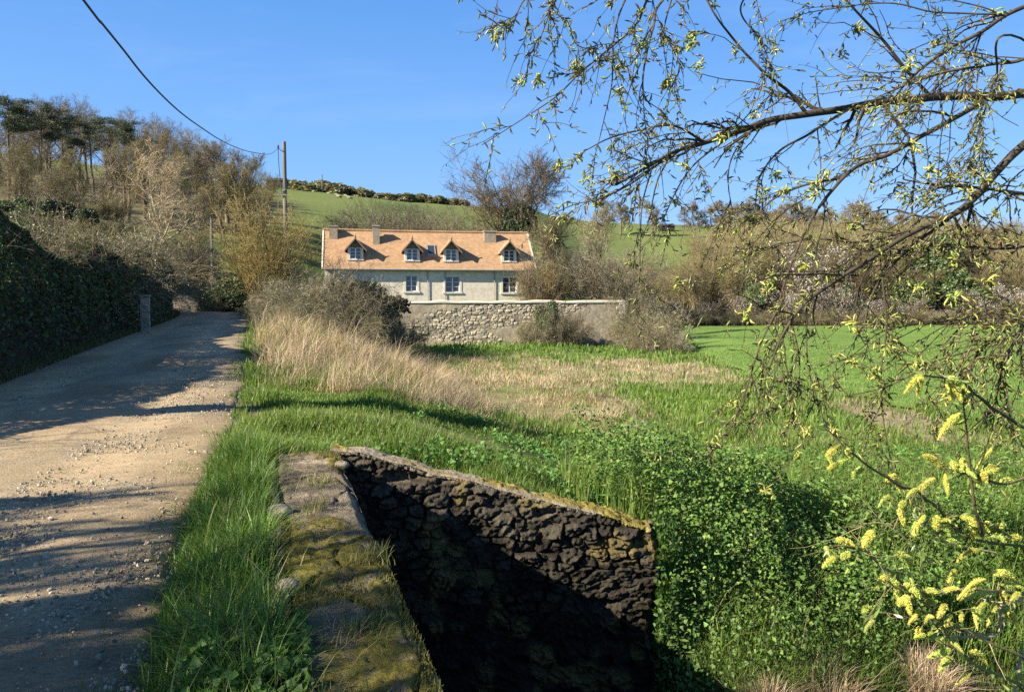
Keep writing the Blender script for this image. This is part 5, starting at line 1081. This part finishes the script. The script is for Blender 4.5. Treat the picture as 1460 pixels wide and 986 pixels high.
for k, (p_, q_, h_) in enumerate([(7.0, -7.4, 5.4), (6.75, -8.6, 5.6), (6.3, -8.2, 5.5), (5.75, -7.9, 5.6), (5.35, -6.6, 4.9), (4.9, -8.3, 5.8), (4.5, -7.6, 6.2), (4.15, -8.9, 6.4), (3.75, -7.1, 5.8), (3.3, -8.0, 6.2), (2.85, -8.8, 6.6), (2.4, -7.3, 6.0), (3.05, -9.4, 6.6), (3.55, -9.0, 6.2), (4.3, -6.7, 5.2), (5.1, -9.2, 6.0), (12.6, -8.3, 4.7), (13.1, -8.9, 5.0), (13.7, -9.0, 5.4), (14.2, -8.6, 4.9), (15.4, -9.4, 5.6), (16.6, -9.6, 5.6), (18.2, -10.4, 5.8)]):
    x_, y_ = -.471*p_+.882*q_, .882*p_+.471*q_; z_ = gz(x_, y_); r = empty('ivy_sapling', (x_, y_, z_-.1), rng.uniform(0, 6)); r.scale = (1., 1., h_/6.)
    for nm, me in zip(('trunk', 'crown', 'ivy'), SAP[k % 3]): link(nm, me, r)
    tag(r, 'ivy clad sapling of the roadside row whose shadows stripe the lane', 'tree', 'ivy clad saplings along the lane')
stand('brown', -8.4, -.9, 4.2, 'bare_tree', 'low brown tree among the saplings shading the near lane', 'tree', 1.0, 2, 2.2)
stand('ivytree', -9.9, 8.1, 6.4, 'bare_tree', 'narrow tree behind the hedge that throws the long shadow over the meadow track', 'tree', .16, 0, .9)
stand('osier', -12.2, 12.3, 4.6, 'bare_shrub', 'bare shrubs behind the hedge top throwing finger shadows over the lane', 'shrub', .8, 1, .2)
stand('brown', -13.4, 15.5, 5.4, 'bare_tree', 'bare tree behind the hedge shading the middle of the lane', 'tree', .8, 1, 2.)
# ================================================================== WILLOW OVER THE VIEW
g = np.random.default_rng(501)
wil = empty('willow_tree', (6.4, 8.0, gz(6.4, 8.0))); wo_ = np.array(wil.location)
tag(wil, 'overhanging willow with dark drooping branches and small young leaves against the sky', 'willow')
crownp = np.array([6.0, 7.2, 3.6])
LB = [
 ([(1640, -320, 5.4), (1350, -210, 4.9), (1180, -60, 4.85), (1120, -62, 4.6), (1050, -80, 4.4), (980, -70, 4.3), (920, -52, 4.1), (860, -60, 3.95), (800, -62, 3.9), (778, -60, 3.9)], .022, .004, 1),
 ([(1600, 120, 6.0), (1460, 135, 5.4), (1340, 138, 5.2), (1260, 146, 5.0), (1190, 158, 4.9), (1110, 170, 4.8), (1060, 187, 4.7), (1000, 206, 4.6), (960, 218, 4.5), (920, 240, 4.4), (880, 262, 4.4)], .030, .006, 1),
 ([(1000, 203, 4.6), (960, 184, 4.5), (915, 186, 4.4), (870, 197, 4.3), (835, 215, 4.25)], .008, .003, 0),
 ([(1600, 60, 4.8), (1500, 170, 4.5), (1440, 225, 4.4), (1390, 282, 4.3), (1365, 302, 4.25), (1330, 318, 4.2), (1270, 350, 4.1), (1200, 395, 4.0), (1150, 430, 3.9), (1120, 470, 3.8), (1100, 520, 3.8)], .024, .004, 1),
 ([(1365, 302, 4.25), (1310, 345, 4.2), (1262, 390, 4.1), (1240, 430, 4.05), (1228, 480, 4.0)], .010, .003, 0),
 ([(1600, -40, 5.2), (1460, 10, 4.9), (1400, 45, 4.8), (1345, 75, 4.7), (1300, 110, 4.6), (1270, 146, 4.6)], .014, .006, 1),
 ([(1148, 160, 4.85), (1125, 130, 4.8), (1085, 100, 4.7), (1050, 60, 4.7), (1020, 20, 4.6), (990, -40, 4.6)], .012, .004, 0),
 ([(1330, 140, 5.2), (1290, 95, 5.1), (1250, 50, 5.0), (1210, 5, 4.9), (1180, -40, 4.9)], .012, .005, 0),
 ([(1400, 145, 4.7), (1330, 185, 4.5), (1270, 220, 4.4), (1220, 240, 4.35), (1180, 280, 4.2), (1150, 325, 4.1), (1120, 400, 4.0), (1105, 470, 3.95)], .016, .004, 0),
 ([(1200, 258, 4.3), (1140, 268, 4.3), (1095, 290, 4.25), (1072, 330, 4.2), (1062, 420, 4.15)], .007, .002, 0),
 ([(1210, 156, 4.85), (1155, 190, 4.7), (1112, 215, 4.6), (1085, 250, 4.5), (1076, 300, 4.4)], .010, .003, 0),
 ([(1050, -80, 4.4), (945, 0, 4.3), (930, 40, 4.2), (920, 85, 4.15), (917, 130, 4.1), (930, 152, 4.1)], .009, .003, 0),
 ([(980, -70, 4.3), (925, -5, 4.1), (905, 36, 4.05), (880, 60, 4.0), (850, 85, 4.0), (820, 110, 3.95), (790, 140, 3.9), (745, 170, 3.9), (688, 206, 3.9)], .008, .002, 0),
 ([(920, -50, 4.1), (885, 10, 4.0), (872, 60, 4.0), (868, 120, 4.0), (858, 170, 4.0), (842, 240, 4.0)], .006, .002, 0),
 ([(860, -60, 3.9), (792, 0, 3.9), (780, 30, 3.9), (756, 86, 3.9)], .005, .002, 0),
 ([(850, -50, 3.95), (790, 5, 3.95), (808, 34, 3.95), (817, 66, 3.95), (846, 78, 3.95)], .005, .002, 0),
 ([(800, -60, 3.9), (748, 0, 3.9), (736, 24, 3.9), (728, 34, 3.9)], .004, .002, 0),
 ([(975, -60, 4.3), (950, 20, 4.3), (945, 62, 4.3), (951, 112, 4.3)], .006, .002, 0),
 ([(946, 50, 4.3), (960, 75, 4.3), (974, 110, 4.3)], .004, .002, 0),
 ([(1600, 290, 5.0), (1460, 278, 4.7), (1425, 273, 4.6), (1390, 268, 4.5), (1340, 264, 4.4), (1290, 256, 4.4)], .014, .004, 1),
 ([(1620, 400, 4.3), (1460, 440, 4.1), (1430, 455, 4.0), (1380, 455, 4.0), (1330, 460, 3.9), (1260, 472, 3.9)], .011, .003, 1),
 ([(1600, 330, 4.0), (1490, 420, 3.8), (1445, 490, 3.75), (1425, 540, 3.7), (1418, 590, 3.7)], .010, .003, 1),
 ([(1440, 480, 3.8), (1390, 500, 3.75), (1330, 520, 3.7), (1280, 545, 3.7), (1205, 562, 3.7)], .006, .002, 0),
 ([(1600, 310, 4.6), (1460, 352, 4.4), (1390, 350, 4.3), (1310, 340, 4.3), (1230, 328, 4.2)], .009, .003, 1),
 ([(1258, 395, 3.85), (1262, 470, 3.8), (1256, 540, 3.8), (1264, 610, 3.8), (1274, 672, 3.8)], .005, .003, 0),
 ([(1150, 430, 3.9), (1152, 500, 3.85), (1163, 560, 3.8), (1176, 612, 3.8)], .005, .002, 0),
 ([(1120, 420, 3.95), (1090, 480, 3.9), (1070, 540, 3.85), (1050, 590, 3.8), (1028, 640, 3.8)], .006, .002, 0),
 ([(1128, 450, 3.9), (1142, 510, 3.85), (1138, 560, 3.8), (1120, 615, 3.8)], .005, .002, 0),
 ([(1110, 470, 3.9), (1092, 520, 3.9), (1082, 580, 3.9)], .005, .002, 0),
 ([(960, 218, 4.5), (905, 258, 4.4), (860, 280, 4.3), (820, 290, 4.3), (772, 312, 4.2)], .006, .002, 0),
 ([(930, 238, 4.4), (916, 300, 4.3), (912, 380, 4.25), (903, 470, 4.2)], .005, .002, 0),
 ([(1040, 196, 4.65), (985, 240, 4.5), (952, 300, 4.4), (934, 345, 4.4)], .006, .002, 0),
 ([(1075, 182, 4.7), (1046, 220, 4.6), (1040, 270, 4.5), (1050, 330, 4.4)], .006, .002, 0),
 ([(1460, 60, 4.2), (1420, 110, 4.2), (1400, 170, 4.2), (1378, 230, 4.2), (1340, 290, 4.1)], .006, .002, 1),
 ([(1560, 90, 4.4), (1440, 90, 4.4), (1370, 100, 4.3), (1310, 115, 4.3), (1260, 135, 4.3)], .011, .003, 1),
 ([(1560, 420, 3.7), (1478, 470, 3.6), (1440, 460, 3.6), (1395, 500, 3.6), (1372, 550, 3.6)], .007, .002, 1),
 ([(1120, -60, 4.6), (1060, 5, 4.5), (1085, 60, 4.5), (1098, 95, 4.5), (1102, 120, 4.5)], .006, .002, 0),
 ([(1380, 455, 4.0), (1340, 500, 3.95), (1320, 560, 3.9)], .005, .002, 0),
 ([(1300, 330, 4.2), (1230, 345, 4.2), (1160, 340, 4.2), (1080, 360, 4.2), (1000, 400, 4.1)], .006, .002, 0),
 ([(1420, 20, 4.7), (1340, 20, 4.7), (1270, 5, 4.7), (1180, 12, 4.7), (1110, 30, 4.7)], .006, .002, 0)]
tr = smooth_line([[6.4, 8.0, gz(6.4, 8)-.3], [6.3, 7.9, 0.2], [6.15, 7.6, 1.8], [6.0, 7.2, 3.6], [5.8, 6.9, 5.5], [5.4, 6.6, 7.5]], 30)
trk = tr
limbs = Geo(); tw_ = Geo(); lv = Geo(); QL = []; QW = []
bcol = (.075, .062, .044)
def droop(P, R, m, lf, n, dn, a0=20, a1=60, rr=.6, wig=.14, rm=.0022):
    return grow(P, R, m, .06, 1., a0, a1, lf, n, rr, dn, wig, g, .45, rm)
for pts, r0, r1, off_ in LB:
    p = [at(*q) for q in pts]
    if off_: p = [trk[int(len(trk)*np.clip(.36+.09*(p[0][2]-1.2)+g.normal(0, .03), .3, .95))]]+p
    n = 9*len(p); P = smooth_line(p, n)[None]; P = P+(fbm(P*2.2, 2, 510)-.5)[..., None]*.07
    R = np.linspace(r0*(1.25 if off_ else 1), r1, n)[None]*(1+.12*(vnoise(P*14, 511)-.5))
    limbs.add(*tubes(P-wo_, R, 7 if r0 > .009 else 5), bcol)
    Lm = np.linalg.norm(np.diff(P[0], axis=0), axis=1).sum(); vis = min(Lm, 3.2)
    P1, R1 = grow(P, R, (5 if pts[0][1] == -320 else max(4, int(vis*6.8))), .05 if not off_ else .35, 1., 18, 62, lambda t, l: (.22+.62*g.random(len(t))**1.4)*(1 if r0 > .0085 else .45), 8, .5, -.055, .13, g, .4, .0028)
    P2, R2 = droop(P1, R1, 3, lambda t, l: .08+.22*g.random(len(t)), 5, -.06)
    tw_.add(*tubes(P1-wo_, R1, 4), tcol(bcol, len(P1), 8, 4, .15, g)).add(*tubes(P2-wo_, R2, 3), tcol(bcol, len(P2), 5, 3, .15, g))
    if r0 < .0075: QL.append(np.stack([P[0][np.linspace(0, n-1, 8).astype(int)]]))
    QL.append(P1); QW.append(P2)
tr = smooth_line(tr, 90); tq_ = np.linspace(0, 1, 90); tv_, tf_ = tubes((tr-wo_)[None], (.24-.17*tq_+.16*np.exp(-tq_*14))[None], 36)
cen_ = np.repeat(tr-wo_, 36, 0); rid = 1+.34*(fbm(np.stack([(tv_-cen_)[:, 0]*16, (tv_-cen_)[:, 1]*16, tv_[:, 2]*1.8], -1), 4, 520)-.5)+.2*(fbm(tv_*3, 3, 521)-.5)
Geo().add(cen_+(tv_-cen_)*rid[:, None], tf_, np.array([.13, .11, .08])*(.5+fbm(np.stack([(tv_-cen_)[:, 0]*16, (tv_-cen_)[:, 1]*16, tv_[:, 2]*1.8], -1), 4, 520))[:, None]).build('trunk', m_bark, wil, True)
limbs.build('limbs', m_bark, wil, True); tw_.build('twigs', m_twig, wil)
# young curled leaves at every node
tq = np.linspace(0, 1, 5); curl = np.stack([.22*np.sin(tq*2.2), 0*tq, tq-.25*tq**2], -1); rw = np.array([.03, .085, .09, .06, .012])
LFV, LFF = tubes(curl[None], rw[None], 4); LFV = LFV*np.array([1, .8, 1])
def young(Q, k, size, cols, droopy=.3):
    B, n = Q.shape[:2]; ix = g.integers(0, B, k); t = (np.round(g.random(k)*12)/12)*(n-1.001); i = t.astype(int); f = (t-i)[:, None]
    p = Q[ix, i]*(1-f)+Q[ix, i+1]*f; tan = unit(Q[ix, i+1]-Q[ix, i]); d = unit(tan*.7+g.normal(0, .75, (k, 3))+np.array([0, 0, -droopy]))
    return scatter(LFV, LFF, p-wo_, frames(d, g), size*(.55+.8*g.random(k)), pick(cols, k, .25, g))
YC = [(.15, .165, .045), (.22, .24, .055), (.12, .11, .045), (.17, .125, .06), (.33, .34, .08), (.26, .3, .06)]
q8 = np.concatenate(QL); q5 = np.concatenate(QW)
lv.add(*young(q8, int(len(q8)*9), .052, YC)).add(*young(q5, int(len(q5)*5.5), .046, YC))
# tufts with yellow catkins where the photograph shows them, and a few more at twig ends
spots = [at(x, y, d) for x, y, d in ((988, 45, 4.55), (995, 60, 4.55), (903, 79, 4.1), (905, 66, 4.1), (940, 124, 4.15), (955, 128, 4.15), (832, 219, 4.2), (774, 241, 4.2), (878, 244, 4.35), (950, 167, 4.3), (818, 95, 3.95), (1246, 36, 4.95), (1252, 46, 4.95), (1208, 110, 4.9), (1427, 6, 4.85), (1435, 28, 4.85), (1230, 130, 4.9), (905, 4, 4.1), (1040, 25, 4.6), (1085, 268, 4.3), (1110, 265, 4.3), (842, 262, 4.1), (1060, 690, 3.8), (790, 255, 4.2))]
ends = q5[:, -1]; spots += list(ends[g.choice(len(ends), 70, replace=False)])
CK = []
for sp_ in spots:
    sp_ = np.asarray(sp_)
    if len(sp_) == 3 and np.any(np.all(np.isclose(ends, sp_), axis=1)) == False:
        j = np.argmin(((q5.reshape(-1, 3)-sp_)**2).sum(1)); sp_ = q5.reshape(-1, 3)[j]
    k = int(g.integers(9, 20)); p = sp_+g.normal(0, .011, (k, 3)); d = unit(g.normal(size=(k, 3))+[0, 0, -.5])
    ck = Geo(); ck.add(*scatter(LFV*np.array([1.5, 1.5, 1]), LFF, p-wo_, frames(d, g), .042*(.7+.7*g.random(k)), pick([(.42, .41, .08), (.32, .37, .07), (.24, .31, .06), (.5, .44, .11)], k, .2, g))); CK.append(ck)
m_young = mat_leaf('young_willow_leaf', .25, .4, .06)
lv.build('leaves', m_young, wil, True); [ck.build('catkin_tuft', m_young, wil, True) for ck in CK]
# ================================================================== FLOWERING WILLOW IN FRONT
g = np.random.default_rng(601)
fw = empty('flowering_willow', (2.55, 2.9, gz(2.55, 2.9))); fo = np.array(fw.location); root = np.array([2.5, 2.9, .3])
tag(fw, 'young willow with bright yellow furry catkins on thin stems low at the right', 'willow')
ST = [
 ([(1520, 640, 2.5), (1455, 605, 2.4), (1405, 573, 2.3), (1375, 550, 2.2), (1345, 540, 2.15), (1318, 534, 2.1)], .0055, (.11, .095, .055)),
 ([(1540, 800, 2.5), (1390, 770, 2.4), (1330, 720, 2.3), (1285, 690, 2.2), (1240, 663, 2.15), (1195, 632, 2.1), (1176, 610, 2.1)], .0045, (.14, .12, .06)),
 ([(1480, 940, 2.35), (1345, 880, 2.2), (1290, 835, 2.15), (1255, 805, 2.1), (1228, 780, 2.05), (1185, 775, 2.0)], .004, (.26, .21, .10)),
 ([(1560, 850, 2.5), (1460, 845, 2.35), (1390, 838, 2.2), (1330, 845, 2.15), (1290, 838, 2.1), (1262, 828, 2.05)], .0055, (.25, .2, .11)),
 ([(1530, 1010, 2.5), (1440, 970, 2.3), (1385, 945, 2.2), (1355, 915, 2.15), (1340, 890, 2.1), (1312, 872, 2.1)], .0045, (.2, .2, .08)),
 ([(1520, 700, 2.5), (1430, 690, 2.4), (1400, 680, 2.35), (1360, 672, 2.3), (1330, 660, 2.3)], .0045, (.14, .13, .06)),
 ([(1540, 790, 2.5), (1450, 772, 2.4), (1410, 748, 2.35), (1370, 735, 2.3), (1330, 748, 2.3)], .004, (.2, .18, .09)),
 ([(1400, 765, 2.36), (1385, 690, 2.3), (1378, 620, 2.25), (1372, 556, 2.2)], .004, (.10, .085, .05)),
 ([(1560, 860, 2.4), (1460, 853, 2.3), (1428, 862, 2.28), (1420, 905, 2.28), (1350, 907, 2.2)], .007, (.38, .31, .22)),
 ([(1520, 860, 2.45), (1462, 925, 2.4), (1452, 960, 2.35), (1440, 1010, 2.35)], .007, (.38, .31, .22)),
 ([(1400, 905, 2.25), (1300, 880, 2.2), (1230, 866, 2.15)], .002, (.32, .26, .17)), ([(1330, 800, 2.15), (1270, 750, 2.1), (1225, 745, 2.1)], .002, (.3, .25, .15)), ([(1420, 790, 2.3), (1350, 770, 2.25), (1300, 740, 2.2)], .0022, (.3, .26, .15))]
SG = Geo(); SP = []
for k, (pts, r, c) in enumerate(ST):
    p = [at(*q) for q in pts]
    if pts[0][0] > 1470: p = [root+g.normal(0, .05, 3)]+p
    n = 8*len(p); P = smooth_line(p, n)[None]; P = P+(fbm(P*9, 2, 610)-.5)[..., None]*.02; SP.append(P[0])
    SG.add(*tubes(P-fo, np.linspace(r*1.3, r*.45, n)[None]*(1+.3*(vnoise(P*60, 611)-.5)), 7), c)
    P1, R1 = grow(P, np.linspace(r*1.3, r*.45, n)[None], 7, .45, 1., 20, 60, lambda t, l: .04+.16*g.random(len(t)), 6, .5, 0, .15, g, .4, .0012)
    SG.add(*tubes(P1-fo, R1, 4), np.asarray(c)*.95); SP.append(P1[:, ::2].reshape(-1, 3))
SPp = np.concatenate(SP)
K4 = [(830, 165, 715, 260), (800, 180, 785, 275), (950, 200, 1075, 235), (960, 210, 1060, 310), (985, 240, 995, 310), (955, 195, 1040, 200), (1060, 390, 930, 545), (1310, 590, 1170, 730), (960, 750, 830, 665), (960, 770, 980, 900), (900, 800, 800, 890), (1020, 770, 1020, 700), (1010, 745, 1090, 770), (1200, 760, 1220, 830), (1180, 770, 1340, 740), (1300, 750, 1200, 790), (1270, 760, 1200, 820), (280, 615, 215, 660), (225, 660, 260, 715), (340, 630, 350, 690), (370, 700, 300, 700), (270, 710, 225, 745), (450, 740, 370, 800), (590, 840, 675, 885), (640, 930, 550, 980), (720, 950, 680, 985)]
K5 = [(575, 5, 590, 100), (700, 50, 668, 92), (660, 100, 652, 155), (750, 100, 825, 160), (930, 105, 970, 112), (945, 120, 960, 180), (1110, 95, 1085, 155), (1045, 165, 1120, 195), (1145, 180, 1200, 180), (990, 240, 880, 295), (370, 225, 425, 150), (330, 215, 240, 190), (200, 270, 175, 225), (240, 275, 165, 325), (250, 285, 300, 260), (330, 300, 285, 355), (640, 420, 560, 345), (540, 385, 440, 440), (580, 430, 640, 440), (590, 480, 620, 570), (670, 550, 615, 620), (660, 460, 760, 465), (700, 510, 745, 525), (810, 530, 770, 590), (770, 465, 870, 440), (870, 500, 1000, 400), (900, 480, 1010, 400), (880, 505, 960, 440), (900, 500, 1040, 470), (1060, 370, 1150, 375), (1090, 365, 1215, 430), (1090, 420, 1215, 440), (960, 550, 1000, 600), (1060, 520, 1030, 630), (1040, 520, 980, 570), (1120, 460, 1130, 520), (1150, 580, 1180, 615), (860, 345, 820, 415), (840, 770, 725, 800), (840, 800, 780, 870), (680, 660, 655, 695), (730, 670, 740, 710), (780, 710, 840, 700), (940, 880, 870, 940), (700, 680, 650, 700), (895, 560, 890, 610), (560, 490, 600, 500), (750, 590, 700, 620), (830, 585, 820, 610)]
cats = [(1130+a/4.42, 500+b/4.42, 1130+c/4.42, 500+d/4.42) for a, b, c, d in K4]+[(1130+a/3.706, 720+b/3.706, 1130+c/3.706, 720+d/3.706) for a, b, c, d in K5]
spx, spy = proj(SPp)
for q in range(46):
    j = g.integers(0, len(SPp)); a_ = (spx[j], spy[j])
    if a_[0] < 1240 or a_[0] > 1475: continue
    th = g.uniform(0, 2*PI); l_ = g.uniform(14, 30); cats.append((a_[0], a_[1], a_[0]+l_*math.cos(th), a_[1]+l_*abs(math.sin(th))))
m_cat = mat_leaf('catkin_fur', .3, .7, .02); CG = []
for a, b, c, d in cats:
    j = np.argmin((spx-a)**2+(spy-b)**2); dep = SPp[j, 1]+g.normal(0, .02)
    p0 = at(a, b, dep); p1 = at(a+(c-a)*1.12, b+(d-b)*1.12, dep+g.normal(0, .03)); Lc = np.linalg.norm(p1-p0)
    mid_ = (p0+p1)/2+np.array([0, 0, .16*Lc])+g.normal(0, .06*Lc, 3)
    ct = Geo(); P = smooth_line([p0, mid_, p1], 12); rc_ = min(.0078, .16*Lc+.002)*g.uniform(.6, 1.12); ripe = g.random()**.6
    prof = np.array([.35, .75, .95, 1, 1.02, 1, .98, .95, .9, .8, .62, .25])
    yc_ = np.array([.76, .68, .13])*g.uniform(.85, 1.12)*np.array([.72+.28*ripe, g.uniform(.93, 1.02), 1.3-.3*ripe])
    ct.add(*tubes((P-fo)[None], (rc_*.75*prof)[None], 8), yc_*.8)
    k = 480; t = g.random(k)*10.99; i = t.astype(int); f = (t-i)[:, None]; bp = P[i]*(1-f)+P[i+1]*f; tan = unit(P[i+1]-P[i]); rad_ = unit(np.cross(tan, g.normal(size=(k, 3))))
    dr = unit(rad_+.45*tan); hl = rc_*.95*np.interp(t, np.arange(12), prof)*(.6+.6*g.random(k))
    tv = np.array([[-.06, 0, 0], [.06, 0, 0], [.10, 0, .85], [0, .08, 1.], [-.10, 0, .85]])
    ct.add(*scatter(tv, np.array([[0, 1, 2, 3, 4]]), bp+rad_*(rc_*.5*np.interp(t, np.arange(12), prof))[:, None]-fo, frames(dr, g), np.maximum(hl, .0015), pick([tuple(yc_), tuple(yc_*1.15), tuple(yc_*np.array([.85, .95, 1]))], k, .12, g)))
    CG.append(ct)
    st = SPp[j]; SG.add(*tubes(smooth_line([st, (st+p0)/2+g.normal(0, .003, 3), p0], 5)[None]-fo, np.full((1, 5), .0014), 4), (.22, .24, .08))
SG.build('stems', m_bark, fw, True)
for ct in CG: ct.build('catkin', m_cat, fw)
SPm = SPp[spx < 1500]; k = 420; ix = g.integers(0, len(SPm), k); p = SPm[ix]+g.normal(0, .006, (k, 3)); d = unit(g.normal(size=(k, 3))+[-.2, 0, .1])
tv = np.array([[0, 0, 0], [.12, .03, .4], [0, .05, 1], [-.12, .03, .4]])
Geo().add(*scatter(tv, np.array([[0, 1, 2], [0, 2, 3]]), p-fo, frames(d, g), .02+.02*g.random(k), pick([(.13, .2, .04), (.2, .27, .06), (.1, .16, .04)], k, .2, g))).build('leaves', m_young, fw)
